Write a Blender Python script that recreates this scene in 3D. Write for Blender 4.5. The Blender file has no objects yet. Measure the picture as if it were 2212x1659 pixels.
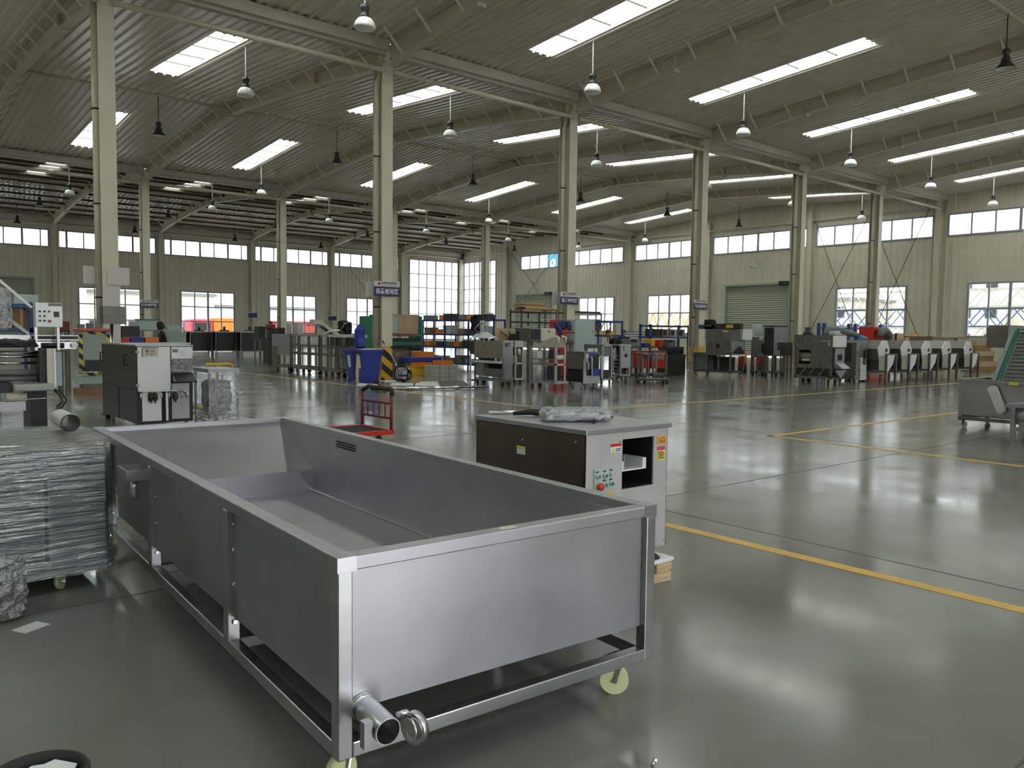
import bpy, math, random
from mathutils import Vector, Matrix
random.seed(7)
SC = bpy.context.scene
COL = SC.collection

# ---------------------------------------------------------------- camera
F_PX, YAW, PITCH, ROLL, EYE = 1747.74, 0.69441, -0.063341, 0.012107, 1.55
CX, CY = 1106.0, 829.5
_fw = Vector((math.sin(YAW)*math.cos(PITCH), math.cos(YAW)*math.cos(PITCH), math.sin(PITCH)))
_r0 = Vector((math.cos(YAW), -math.sin(YAW), 0)); _u0 = _r0.cross(_fw)
_rt = _r0*math.cos(ROLL) + _u0*math.sin(ROLL); _up = -_r0*math.sin(ROLL) + _u0*math.cos(ROLL)
EYEP = Vector((0, 0, EYE))
cd = bpy.data.cameras.new('camera'); cam = bpy.data.objects.new('camera', cd); COL.objects.link(cam)
cd.sensor_fit = 'HORIZONTAL'; cd.sensor_width = 36.0; cd.lens = F_PX/2212*36.0
cd.clip_start = .05; cd.clip_end = 600
M = Matrix.Identity(4)
for i, a in enumerate((_rt, _up, -_fw)):
    M[0][i], M[1][i], M[2][i] = a
M[0][3], M[1][3], M[2][3] = EYEP
cam.matrix_world = M
SC.camera = cam

# ---------------------------------------------------------------- sky, exposure
SKY = 13.0
w = bpy.data.worlds.new('hazy_sky'); SC.world = w; w.use_nodes = True
bg = w.node_tree.nodes['Background']; bg.inputs[0].default_value = (.93, .97, 1.0, 1); bg.inputs[1].default_value = SKY
SC.view_settings.view_transform = 'Standard'; SC.view_settings.look = 'None'
SC.view_settings.gamma = 1.0; SC.view_settings.use_curve_mapping = False
SC.view_settings.exposure = 0.2
SC.cycles.max_bounces = 10; SC.cycles.diffuse_bounces = 5; SC.cycles.glossy_bounces = 4
SC.cycles.transparent_max_bounces = 12
SC.cycles.sample_clamp_indirect = 6.0
SC.cycles.caustics_reflective = False; SC.cycles.caustics_refractive = False

# ---------------------------------------------------------------- pixel -> place helpers
def ray(x, y): return _fw + _rt*((x-CX)/F_PX) - _up*((y-CY)/F_PX)
def G(x, y, z=0.0):                       # where a pixel's ray meets the level z
    d = ray(x, y); return EYEP + d*((z-EYE)/d.z)
def onX(x, y, X): d = ray(x, y); return EYEP + d*(X/d.x)
def onY(x, y, Y): d = ray(x, y); return EYEP + d*(Y/d.y)
def zat(x, y, P):                         # height of a pixel at plan position P
    d = ray(x, y); k = math.hypot(P[0], P[1])/math.hypot(d.x, d.y); return EYE + d.z*k
class Box3:
    """plan of an axis-aligned thing from its left, near and right upright edges and the floor at the near edge"""
    def __init__(s, xl, xm, xr, yb, P=None):
        s.N = P or G(xm, yb); s.xm = xm
        s.d = onX(xl, 722, s.N.x).y - s.N.y
        s.w = onY(xr, 722, s.N.y).x - s.N.x
    def h(s, y): return zat(s.xm, y, s.N)
    @property
    def loc(s): return (s.N.x, s.N.y, 0)

# ---------------------------------------------------------------- materials
MATS = {}
def mat(name, col, rough=.5, metal=0., var=.0, scale=4., bump=0., bscale=40., spec=None, stretch=None, coat=0, alpha=None):
    if name in MATS: return MATS[name]
    m = bpy.data.materials.new(name); m.use_nodes = True; nt = m.node_tree; b = nt.nodes['Principled BSDF']
    b.inputs['Base Color'].default_value = (*col, 1); b.inputs['Roughness'].default_value = rough; b.inputs['Metallic'].default_value = metal
    if spec is not None: b.inputs['Specular IOR Level'].default_value = spec
    if coat: b.inputs['Coat Weight'].default_value = coat; b.inputs['Coat Roughness'].default_value = .08
    tc = nt.nodes.new('ShaderNodeTexCoord'); src = tc.outputs['Object']
    if stretch:
        mp = nt.nodes.new('ShaderNodeMapping'); mp.inputs['Scale'].default_value = stretch; nt.links.new(src, mp.inputs[0]); src = mp.outputs[0]
    if var:
        n = nt.nodes.new('ShaderNodeTexNoise'); n.inputs['Scale'].default_value = scale; n.inputs['Detail'].default_value = 5
        nt.links.new(src, n.inputs['Vector'])
        r = nt.nodes.new('ShaderNodeMapRange'); r.inputs[1].default_value = .3; r.inputs[2].default_value = .7
        r.inputs[3].default_value = 1-var; r.inputs[4].default_value = 1+var; nt.links.new(n.outputs[0], r.inputs[0])
        v = nt.nodes.new('ShaderNodeVectorMath'); v.operation = 'SCALE'; v.inputs[0].default_value = col; nt.links.new(r.outputs[0], v.inputs['Scale'])
        nt.links.new(v.outputs[0], b.inputs['Base Color'])
        r2 = nt.nodes.new('ShaderNodeMapRange'); r2.inputs[1].default_value = .3; r2.inputs[2].default_value = .7
        r2.inputs[3].default_value = max(.02, rough*(1-var)); r2.inputs[4].default_value = min(1, rough*(1+var)); nt.links.new(n.outputs[0], r2.inputs[0])
        nt.links.new(r2.outputs[0], b.inputs['Roughness'])
    if bump:
        n2 = nt.nodes.new('ShaderNodeTexNoise'); n2.inputs['Scale'].default_value = bscale; n2.inputs['Detail'].default_value = 3
        nt.links.new(src, n2.inputs['Vector'])
        bp = nt.nodes.new('ShaderNodeBump'); bp.inputs['Strength'].default_value = bump; bp.inputs['Distance'].default_value = .02
        nt.links.new(n2.outputs[0], bp.inputs['Height']); nt.links.new(bp.outputs[0], b.inputs['Normal'])
    MATS[name] = m; return m
def clear(name, tint, gloss=.08, rough=.04, diffuse=0., dcol=(.8,.8,.8), bump=0, bscale=20, stretch=None):
    """glass, film and fibreglass: lets light straight through, tinted, with a sheen and some haze"""
    if name in MATS: return MATS[name]
    m = bpy.data.materials.new(name); m.use_nodes = True; nt = m.node_tree; nt.nodes.clear()
    out = nt.nodes.new('ShaderNodeOutputMaterial'); t = nt.nodes.new('ShaderNodeBsdfTransparent'); t.inputs[0].default_value = (*tint, 1)
    g = nt.nodes.new('ShaderNodeBsdfGlossy'); g.inputs['Roughness'].default_value = rough
    mx = nt.nodes.new('ShaderNodeMixShader'); mx.inputs[0].default_value = gloss
    nt.links.new(t.outputs[0], mx.inputs[1]); nt.links.new(g.outputs[0], mx.inputs[2]); last = mx
    if diffuse:
        d = nt.nodes.new('ShaderNodeBsdfDiffuse'); d.inputs[0].default_value = (*dcol, 1); m2 = nt.nodes.new('ShaderNodeMixShader'); m2.inputs[0].default_value = diffuse
        nt.links.new(mx.outputs[0], m2.inputs[1]); nt.links.new(d.outputs[0], m2.inputs[2]); last = m2
    if bump:
        tc = nt.nodes.new('ShaderNodeTexCoord'); src = tc.outputs['Object']
        if stretch:
            mp = nt.nodes.new('ShaderNodeMapping'); mp.inputs['Scale'].default_value = stretch; nt.links.new(src, mp.inputs[0]); src = mp.outputs[0]
        n2 = nt.nodes.new('ShaderNodeTexNoise'); n2.inputs['Scale'].default_value = bscale; n2.inputs['Detail'].default_value = 4; nt.links.new(src, n2.inputs['Vector'])
        bp = nt.nodes.new('ShaderNodeBump'); bp.inputs['Strength'].default_value = bump; bp.inputs['Distance'].default_value = .05
        nt.links.new(n2.outputs[0], bp.inputs['Height']); nt.links.new(bp.outputs[0], g.inputs['Normal'])
    nt.links.new(last.outputs[0], out.inputs[0]); MATS[name] = m; return m

def make_floor_mat():
    m = mat('polished_concrete', (.20,.205,.185), .22); nt = m.node_tree; b = nt.nodes['Principled BSDF']
    tc = nt.nodes.new('ShaderNodeTexCoord')
    n = nt.nodes.new('ShaderNodeTexNoise'); n.inputs['Scale'].default_value = .35; n.inputs['Detail'].default_value = 8; n.inputs['Roughness'].default_value = .62
    nt.links.new(tc.outputs['Object'], n.inputs['Vector'])
    cr = nt.nodes.new('ShaderNodeValToRGB'); cr.color_ramp.elements[0].position = .3; cr.color_ramp.elements[1].position = .75
    cr.color_ramp.elements[0].color = (.150,.146,.132,1); cr.color_ramp.elements[1].color = (.236,.229,.208,1)
    nt.links.new(n.outputs[0], cr.inputs[0]); nt.links.new(cr.outputs[0], b.inputs['Base Color'])
    n3 = nt.nodes.new('ShaderNodeTexNoise'); n3.inputs['Scale'].default_value = 1.3; n3.inputs['Detail'].default_value = 6
    nt.links.new(tc.outputs['Object'], n3.inputs['Vector'])
    r = nt.nodes.new('ShaderNodeMapRange'); r.inputs[1].default_value = .3; r.inputs[2].default_value = .7; r.inputs[3].default_value = .10; r.inputs[4].default_value = .21
    nt.links.new(n3.outputs[0], r.inputs[0]); nt.links.new(r.outputs[0], b.inputs['Roughness'])
    n2 = nt.nodes.new('ShaderNodeTexNoise'); n2.inputs['Scale'].default_value = 2.6; n2.inputs['Detail'].default_value = 3
    nt.links.new(tc.outputs['Object'], n2.inputs['Vector'])
    bp = nt.nodes.new('ShaderNodeBump'); bp.inputs['Strength'].default_value = .05; bp.inputs['Distance'].default_value = .02
    nt.links.new(n2.outputs[0], bp.inputs['Height']); nt.links.new(bp.outputs[0], b.inputs['Normal'])
    b.inputs['Specular IOR Level'].default_value = .36
    return m
make_floor_mat()
def stripes(name, c1, c2, freq, direction):
    """two-colour diagonal warning stripes painted on a surface"""
    m = bpy.data.materials.new(name); m.use_nodes = True; nt = m.node_tree; b = nt.nodes['Principled BSDF']; b.inputs['Roughness'].default_value = .5
    tc = nt.nodes.new('ShaderNodeTexCoord'); vm = nt.nodes.new('ShaderNodeVectorMath'); vm.operation = 'DOT_PRODUCT'; vm.inputs[1].default_value = direction
    nt.links.new(tc.outputs['Object'], vm.inputs[0])
    a = nt.nodes.new('ShaderNodeMath'); a.operation = 'MULTIPLY'; a.inputs[1].default_value = freq; nt.links.new(vm.outputs['Value'], a.inputs[0])
    fr = nt.nodes.new('ShaderNodeMath'); fr.operation = 'FRACT'; nt.links.new(a.outputs[0], fr.inputs[0])
    gt = nt.nodes.new('ShaderNodeMath'); gt.operation = 'GREATER_THAN'; gt.inputs[1].default_value = .5; nt.links.new(fr.outputs[0], gt.inputs[0])
    mx = nt.nodes.new('ShaderNodeMixRGB'); mx.inputs[1].default_value = (*c1, 1); mx.inputs[2].default_value = (*c2, 1); nt.links.new(gt.outputs[0], mx.inputs[0])
    nt.links.new(mx.outputs[0], b.inputs['Base Color']); MATS[name] = m; return m

S_ = dict(
 wall=mat('wall_sheet', (.66,.635,.515), .45, var=.06, scale=1.5),
 roof=mat('roof_sheet', (.74,.68,.60), .22, var=.06, scale=1.2, spec=.8),
 brace=mat('brace_paint', (.80,.76,.66), .5),
 beam=mat('beam_paint', (.62,.58,.47), .5, var=.06, scale=2),
 column=mat('column_paint', (.64,.60,.48), .45, var=.06, scale=1.5),
 purlin=mat('purlin_brown', (.10,.085,.07), .6),
 gutter=mat('gutter_sheet', (.55,.52,.46), .5, var=.06),
 frame=mat('window_aluminium', (.32,.33,.38), .4),
 steel=mat('stainless_steel', (.46,.46,.47), .32, 1., var=.10, scale=3, stretch=(1,1,4)),
 steel2=mat('brushed_steel_bright', (.66,.66,.68), .28, 1., var=.10, scale=5),
 steelmatt=mat('matt_stainless', (.43,.43,.455), .40, .92, var=.08, scale=3),
 dull=mat('dull_steel', (.20,.19,.175), .42, .7, var=.22, scale=6),
 darksteel=mat('dark_steel', (.030,.028,.025), .42, .0, var=.15, scale=5),
 brownsteel=mat('brown_steel', (.27,.24,.195), .5, .5, var=.28, scale=9),  # brown parts; on left machine sides it also holds their shade
 greymetal=mat('grey_paint_metal', (.20,.205,.20), .5, .1, var=.1, scale=4),
 satin_lit=mat('satin_lit_steel', (.60,.575,.585), .48, .55, var=.07, scale=5),  # paler copy for the slicer front: front light put into the colour
 side_shaded=mat('shaded_brown_steel', (.16,.135,.11), .36, .75, var=.15, scale=2),  # darker copy for the slicer body: its left side's shade in the colour
 chrome=mat('chrome', (.75,.75,.76), .15, 1.),
 black=mat('black_plastic', (.018,.018,.02), .45),
 rubber=mat('black_rubber', (.022,.022,.022), .75),
 void=mat('dark_inside', (.02,.02,.02), .8),
 wheel=mat('cream_nylon_wheel', (.72,.76,.42), .4),
 wheelgrey=mat('grey_wheel', (.35,.35,.34), .5),
 yellow=mat('yellow_paint', (.62,.38,.07), .45, var=.12, scale=6),
 yellowp=mat('yellow_plastic', (.72,.45,.03), .4),
 limey=mat('yellow_box_plastic', (.70,.66,.05), .5),
 orange=mat('orange_plastic', (.80,.24,.03), .4),
 red=mat('red_paint', (.55,.03,.02), .35),
 darkred=mat('dark_red_paint', (.16,.025,.025), .5),
 blue=mat('blue_plastic', (.025,.04,.30), .35),
 bluep=mat('blue_rack_paint', (.025,.06,.22), .4),
 green=mat('green_machine_paint', (.02,.20,.11), .4),
 mint=mat('pale_green_paint', (.42,.52,.49), .4),
 ply=mat('plywood', (.48,.36,.22), .7, var=.12, scale=3),
 wood=mat('raw_timber', (.52,.38,.22), .75, var=.25, scale=6, stretch=(1,6,6)),
 card=mat('cardboard', (.28,.16,.08), .8, var=.1),
 cream=mat('cream_paint', (.66,.61,.52), .5, var=.05),
 white=mat('white_plastic', (.75,.75,.74), .4),
 whitem=mat('white_and_lit_metal', (.83,.83,.84), .35, .1),  # white parts; on near-facing steel panels the front light is in it
 lamp_white=mat('lamp_bowl_white', (.80,.80,.77), .35),
 lightgrey=mat('light_grey_plastic', (.55,.57,.57), .5),
 navy=mat('sign_navy', (.02,.018,.11), .4),
 signwhite=mat('sign_white', (.62,.58,.56), .5),
 textwhite=mat('letter_white', (.75,.75,.80), .5),
 textdark=mat('letter_dark', (.05,.045,.05), .5),
 textred=mat('letter_red', (.45,.02,.03), .5),
 pvc=mat('grey_pvc', (.56,.57,.54), .45),
 shutter=mat('shutter_slat', (.44,.48,.38), .45),
 joint=mat('floor_joint', (.075,.073,.068), .7),
 belt=mat('grey_belt', (.20,.21,.21), .6, var=.1),
 skin=mat('skin', (.42,.24,.17), .6),
 cloth_black=mat('black_cloth', (.015,.015,.018), .85),
 cloth_navy=mat('navy_cloth', (.035,.05,.13), .85, bump=.4, bscale=15),
 hair=mat('black_hair', (.012,.010,.010), .6),
 paper=mat('white_paper', (.72,.74,.75), .7),
 brass=mat('brass', (.55,.38,.12), .35, .9),
 mesh_=mat('wire', (.45,.45,.45), .4, .8),
 pink=mat('pink_label', (.65,.05,.20), .5),
 asphalt=mat('yard_concrete', (.48,.47,.43), .8, var=.1, scale=.3),
 glass=clear('window_glass', (.5,.51,.51), .06),
 sky_pane=clear('skylight_fibreglass', (.66,.70,.62), .10, .2, .10, (.8,.85,.7), bump=.3, bscale=3, stretch=(12,.4,1)),
 film=clear('stretch_film', (.72,.77,.78), .20, .10, .10, (.8,.84,.84), bump=.9, bscale=5, stretch=(.5,.5,7)),
 bag=clear('clear_plastic_bag', (.72,.74,.77), .32, .12, .16, (.7,.72,.76), bump=1., bscale=18),
)
stripes('hazard_stripes', (.68,.38,.03), (.012,.012,.012), 2.2, (.75, 0, 1.0))
stripes('hazard_tape', (.66,.50,.06), (.02,.02,.02), 3.4, (1.0, 1.0, 1.2))
S_['hazard'] = MATS['hazard_stripes']; S_['tape'] = MATS['hazard_tape']

# ---------------------------------------------------------------- mesh helpers
class MB:
    def __init__(s): s.v = []; s.f = []; s.smooth = []
    def quad(s, *p):
        n = len(s.v); s.v += [tuple(q) for q in p]; s.f.append(tuple(range(n, n+len(p)))); s.smooth.append(False); return s
    def box(s, x0, y0, z0, x1, y1, z1):
        n = len(s.v); s.v += [(x, y, z) for z in (z0, z1) for x, y in ((x0,y0),(x1,y0),(x1,y1),(x0,y1))]
        s.f += [(n+3,n+2,n+1,n),(n+4,n+5,n+6,n+7)] + [(n+i, n+(i+1)%4, n+4+(i+1)%4, n+4+i) for i in range(4)]; s.smooth += [False]*6; return s
    def cbox(s, c, d): return s.box(c[0]-d[0]/2, c[1]-d[1]/2, c[2]-d[2]/2, c[0]+d[0]/2, c[1]+d[1]/2, c[2]+d[2]/2)
    def prism(s, poly, axis, a, b):
        """polygon of 2-D points pushed along an axis from a to b; the 2-D axes are the other two in order"""
        def P(u, v, t): return (t, u, v) if axis == 'x' else ((u, t, v) if axis == 'y' else (u, v, t))
        n = len(s.v); k = len(poly); s.v += [P(u, v, a) for u, v in poly] + [P(u, v, b) for u, v in poly]
        s.f += [tuple(n+i for i in range(k)), tuple(n+k+i for i in reversed(range(k)))] + [(n+i, n+k+i, n+k+(i+1)%k, n+(i+1)%k) for i in range(k)]
        s.smooth += [False]*(k+2); return s
    def cyl(s, p0, p1, r, r1=None, n=10, cap=True):
        p0 = Vector(p0); p1 = Vector(p1); d = (p1-p0).normalized(); a = d.orthogonal().normalized(); b = d.cross(a)
        r1 = r if r1 is None else r1; i0 = len(s.v)
        for p, q in ((p0, r), (p1, r1)):
            s.v += [tuple(p + (a*math.cos(t*2*math.pi/n) + b*math.sin(t*2*math.pi/n))*q) for t in range(n)]
        s.f += [(i0+i, i0+(i+1)%n, i0+n+(i+1)%n, i0+n+i) for i in range(n)]; s.smooth += [n > 6]*n
        if cap: s.f += [tuple(i0+i for i in reversed(range(n))), tuple(i0+n+i for i in range(n))]; s.smooth += [False, False]
        return s
    def tube(s, pts, r, n=8):
        pts = [Vector(p) for p in pts]; i0 = len(s.v); N = len(pts); a = None
        for i, p in enumerate(pts):
            d = (pts[min(i+1, N-1)] - pts[max(i-1, 0)]).normalized()
            a = d.orthogonal().normalized() if a is None else (a - d*a.dot(d)).normalized()
            b = d.cross(a); rr = r[i] if isinstance(r, (list, tuple)) else r
            s.v += [tuple(p + (a*math.cos(t*2*math.pi/n) + b*math.sin(t*2*math.pi/n))*rr) for t in range(n)]
        for i in range(N-1):
            s.f += [(i0+i*n+t, i0+i*n+(t+1)%n, i0+(i+1)*n+(t+1)%n, i0+(i+1)*n+t) for t in range(n)]; s.smooth += [True]*n
        s.f += [tuple(i0+t for t in reversed(range(n))), tuple(i0+(N-1)*n+t for t in range(n))]; s.smooth += [False, False]; return s
    def lathe(s, prof, c=(0,0,0), n=16):
        """profile of (radius, height) turned about the upright axis through c"""
        i0 = len(s.v); k = len(prof)
        for r, z in prof: s.v += [(c[0]+r*math.cos(t*2*math.pi/n), c[1]+r*math.sin(t*2*math.pi/n), c[2]+z) for t in range(n)]
        for i in range(k-1):
            s.f += [(i0+i*n+t, i0+i*n+(t+1)%n, i0+(i+1)*n+(t+1)%n, i0+(i+1)*n+t) for t in range(n)]; s.smooth += [True]*n
        return s
    def bar(s, p0, p1, w, h=None):
        """square bar between two points"""
        h = h or w; p0 = Vector(p0); p1 = Vector(p1); d = (p1-p0).normalized()
        up = Vector((0,0,1)) if abs(d.z) < .95 else Vector((1,0,0)); a = d.cross(up).normalized(); b = a.cross(d); n = len(s.v)
        for p in (p0, p1):
            s.v += [tuple(p+a*x*w/2+b*y*h/2) for x, y in ((-1,-1),(1,-1),(1,1),(-1,1))]
        s.f += [(n+3,n+2,n+1,n),(n+4,n+5,n+6,n+7)] + [(n+i, n+(i+1)%4, n+4+(i+1)%4, n+4+i) for i in range(4)]; s.smooth += [False]*6; return s
    def mesh(s, name, m):
        me = bpy.data.meshes.new(name); me.from_pydata(s.v, [], s.f); me.polygons.foreach_set('use_smooth', s.smooth)
        me.materials.append(S_[m] if isinstance(m, str) else m); me.update(); return me
    def build(s, name, m, parent=None, loc=None, rot=None, bevel=0, kind=None):
        o = bpy.data.objects.new(name, s.mesh(name, m)); COL.objects.link(o)
        if parent: o.parent = parent
        if loc is not None: o.location = loc
        if rot is not None: o.rotation_euler = rot
        if bevel:
            b = o.modifiers.new('edge', 'BEVEL'); b.width = bevel; b.segments = 2; b.limit_method = 'ANGLE'
        if kind: o['kind'] = kind
        return o
def inst(src, name=None, parent=None, loc=None, rot=None, scale=None):
    o = bpy.data.objects.new(name or src.name.split('.')[0], src.data); COL.objects.link(o)
    if parent: o.parent = parent
    if loc is not None: o.location = loc
    if rot is not None: o.rotation_euler = rot
    if scale is not None: o.scale = scale
    return o
def tag(o, label, cat, group=None):
    o['label'] = label; o['category'] = cat
    if group: o['group'] = group
    return o
def thing(name, label, cat, loc=(0,0,0), rz=0, group=None):
    o = bpy.data.objects.new(name, None); o.empty_display_size = .1; COL.objects.link(o); o.location = loc; o.rotation_euler = (0,0,rz)
    return tag(o, label, cat, group)
def struct(name, loc=(0,0,0), rz=0):
    o = bpy.data.objects.new(name, None); o.empty_display_size = .1; COL.objects.link(o); o.location = loc; o.rotation_euler = (0,0,rz); o['kind'] = 'structure'; return o
def copy_tree(root, parent=None, loc=None, rz=None):
    c = root.copy(); COL.objects.link(c)
    if parent is not None: c.parent = parent
    if loc is not None: c.location = loc
    if rz is not None: c.rotation_euler = (0,0,rz)
    for ch in list(root.children): copy_tree(ch, c)
    return c
def text(s, size, m, parent, loc, rot, name='lettering', align='CENTER', bold=.0, width=None):
    cu = bpy.data.curves.new(name, 'FONT'); cu.body = s; cu.size = size; cu.align_x = align; cu.align_y = 'CENTER'; cu.offset = bold; cu.resolution_u = 2
    t = bpy.data.objects.new(name, cu); COL.objects.link(t); dg = bpy.context.evaluated_depsgraph_get(); me = bpy.data.meshes.new_from_object(t.evaluated_get(dg))
    bpy.data.objects.remove(t); bpy.data.curves.remove(cu)
    me.name = name; me.materials.clear(); me.materials.append(S_[m]); o = bpy.data.objects.new(name, me); COL.objects.link(o)
    if width and len(me.vertices):
        xs = [v.co.x for v in me.vertices]; k = width/max(1e-6, max(xs)-min(xs)); o.scale = (k, 1, 1)
    o.parent = parent; o.location = loc; o.rotation_euler = rot; return o
FACE_NY = (math.pi/2, 0, 0)                # lettering on a face looking towards -Y
FACE_NX = (math.pi/2, 0, -math.pi/2)       # lettering on a face looking towards -X

# ================================================================ THE HALL
YA, YB, YC, YN = 21.82, 47.03, 71.54, -3.39
XW, XL = 52.31, -10.6
FX = [5.22 + 7.87*i for i in range(-2, 7)]           # frames; index 2 is the first one in view
ROOF_V, SLOPE = 10.25, .066
VALLEYS = [YN, YA, YB, YC]
def roof_z(Y):
    for a, b in zip(VALLEYS, VALLEYS[1:]):
        if a <= Y <= b: return ROOF_V + SLOPE*min(Y-a, b-Y)
    return ROOF_V

# ---- floor
floor = MB().box(XL-.3, YN-.3, -.25, XW+.3, YC+.3, 0).build('floor', 'polished_concrete' in MATS and MATS['polished_concrete'])
floor['kind'] = 'structure'
def floor_strip(p, q, wid, name, m, z=.003):
    p = Vector(p); q = Vector(q); p.z = q.z = 0; d = (q-p).normalized(); n = Vector((-d.y, d.x, 0))*wid/2
    mb = MB(); mb.prism([((p+n).x,(p+n).y), ((p-n).x,(p-n).y), ((q-n).x,(q-n).y), ((q+n).x,(q+n).y)], 'z', -.002, z)
    return mb.build(name, m, floor)
# yellow aisle lines, each a painted strip
pA, pA2 = G(1441, 1133), G(2212, 1322); xA = (pA.x+pA2.x)/2
pB = G(1665, 942); pB2 = G(2212, 1008)
floor_strip((xA+.0, 6.2, 0), (xA+.02, -3, 0), .11, 'floor_line', 'yellow')
floor_strip((pB.x, pB.y+.06, 0), (pB2.x, pB2.y, 0) , .10, 'floor_line', 'yellow')
floor_strip((pB.x-.05, pB.y, 0), (40, G(2069,893).y, 0), .10, 'floor_line', 'yellow')
y1 = (G(1480,870).y+G(2072,828).y)/2
floor_strip((G(1290,884).x, y1, 0), (46, y1, 0), .10, 'floor_line', 'yellow')
pl, pl2 = G(540,807), G(1152,879)
floor_strip((pl.x, pl.y+14, 0), (pl2.x, pl2.y, 0), .10, 'floor_line', 'yellow')
# slab joints
for x in (xA+.42, xA-5.6, xA+6.2, xA+14, xA+22, xA+30, xA+38):
    floor_strip((x, -3, 0), (x, 71, 0), .010, 'floor_joint', 'joint', .0015)
for y in (1.0, 4.95, 9.9, 15.2, 20.4, 27, 34, 41, 48, 55):
    floor_strip((-10, y, 0), (52, y, 0), .010, 'floor_joint', 'joint', .0015)

# ---- ribbed sheet walls and roof, with holes for windows
def ribbed(u0, u1, v0, v1, holes, pitch, depth, rib, place, groove=False):
    """ribbed sheet over u x v with rectangular holes; place(u, v, off) -> 3-D point"""
    us = set([u0, u1]); n = int(math.ceil((u1-u0)/pitch))
    for k in range(n+1):
        a = u0 + k*pitch
        for t in (0, rib*.25, rib*.75, rib):
            if u0 < a+t < u1: us.add(a+t)
    for h in holes: us.update(x for x in h[:2] if u0 < x < u1)
    us = sorted(us)
    def off(u):
        t = (u-u0) % pitch
        if t >= rib: return 0
        if t < rib*.25: return depth*t/(rib*.25)
        if t <= rib*.75: return depth
        return depth*(rib-t)/(rib*.25)
    mb = MB()
    for a, b in zip(us, us[1:]):
        if b-a < 1e-5: continue
        c = (a+b)/2; vs = [v0]; 
        hs = sorted([(max(h[2], v0), min(h[3], v1)) for h in holes if h[0] < c < h[1]])
        segs = []; cur = v0
        for h0, h1 in hs:
            if h0 > cur: segs.append((cur, h0))
            cur = max(cur, h1)
        if cur < v1: segs.append((cur, v1))
        oa, ob = off(a+1e-6), off(b-1e-6)
        for s0, s1 in segs: mb.quad(place(a, s0, oa), place(b, s0, ob), place(b, s1, ob), place(a, s1, oa))
    return mb

WIN_N = [0]
def window(wall_axis, base, u0, u1, v0, v1, ncol, rows, sign, heavy=None, glass='glass'):
    """window in a wall: frame with mullions and one pane per light. wall_axis 'x' = runs along X at Y=base"""
    WIN_N[0] += 1; w_ = struct('window_%d' % WIN_N[0]); D = .05
    def bx(mb, a, b, c, d, t=D):
        if wall_axis == 'x': mb.box(a, base-t, c, b, base+t, d)
        else: mb.box(base-t, a, c, base+t, b, d)
    fr = MB(); f = .05
    bx(fr, u0-f, u1+f, v0-f, v0+f, .07); bx(fr, u0-f, u1+f, v1-f, v1+f, .07); bx(fr, u0-f, u0+f, v0+f, v1-f, .07); bx(fr, u1-f, u1+f, v0+f, v1-f, .07)
    fr.build('window_frame', 'frame', w_)
    cs = [u0 + (u1-u0)*k/ncol for k in range(ncol+1)] if isinstance(ncol, int) else list(ncol); rs = rows
    heavy = heavy or []
    for k, u in enumerate(cs[1:-1], 1):
        t = .075 if k in heavy else .042; mb = MB(); bx(mb, u-t, u+t, v0+f, v1-f, .055); mb.build('mullion', 'frame', w_)
    for v in rs[1:-1]:
        mb = MB(); bx(mb, u0+f, u1-f, v-.04, v+.04, .052); mb.build('transom', 'frame', w_)
    for a, b in zip(cs, cs[1:]):
        for c, d in zip(rs, rs[1:]):
            mb = MB(); bx(mb, a+.02, b-.02, c+.02, d-.02, .006); mb.build('pane', glass, w_)
    return w_

# back wall (Y = YC), seen at the left
LOWTOP, LOWBOT, ST0, ST1 = 4.74, 1.25, 7.76, 9.06
holesB = []; wins = []
for i in range(-2, 5):
    a, b = FX[i+2]+.35, FX[i+2]+7.87-.35
    wins.append((a, b, ST0, ST1, 'strip'))
for i in range(1, 5): wins.append((FX[i+2]+1.67, FX[i+2]+6.25, LOWBOT, LOWTOP, 'low'))
wins.append((45.6, 51.75, .75, 9.0, 'bay'))
holesB = [w_[:4] for w_ in wins] + [(7.0, 11.5, 0, 5.3)]
wb = ribbed(XL, XW, 0, 10.9, holesB, .42, .035, .16, lambda u, v, o: (u, YC-o, v)).build('wall_back', 'wall'); wb['kind'] = 'structure'
for a, b, c, d, k in wins:
    if k == 'strip': window('x', YC, a, b, c, d, [a, a+.55] + [a+.55+(b-a-1.1)*t/5 for t in range(1, 5)] + [b-.55, b], [c, d], 1, heavy=(1, 3, 5))
    elif k == 'low': window('x', YC, a, b, c, d, 4, [c, 2.2, 3.45, d], 1, heavy=(2,))
    else: window('x', YC, a, b, c, d, [a, 46.75, 47.76, 48.87, 50.0, 50.95, b], [c, 2.05, 3.42, 4.75, 6.14, 7.55, d], 1, heavy=(3,))
# right wall (X = XW)
winsR = [(48.0, 61.6, ST0, ST1, 's'), (39.35, 46.6, ST0, ST1, 's'), (30.75, 38.6, ST0, ST1, 's'), (22.25, 30.0, ST0, ST1, 's'), (13.5, 21.35, ST0, ST1, 's'),
         (49.0, 53.3, LOWBOT+.4, 4.76, 'l'), (40.55, 45.1, LOWBOT+.4, 4.76, 'l'), (23.75, 28.4, LOWBOT+.4, 4.80, 'l'), (15.5, 20.05, LOWBOT+.4, 4.82, 'l'), (65.6, 71.1, .75, 8.98, 'bay'),
         (5., 12.9, ST0, ST1, 's'), (-3, 4.3, ST0, ST1, 's')]
doorsR = [(57.2, 62.1, 0, 5.1), (32.2, 37.2, 0, 5.1)]
wr = ribbed(YN, YC, 0, 11.2, [w_[:4] for w_ in winsR] + doorsR, .42, .035, .16, lambda u, v, o: (XW-o, u, v)).build('wall_right', 'wall'); wr['kind'] = 'structure'
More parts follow.
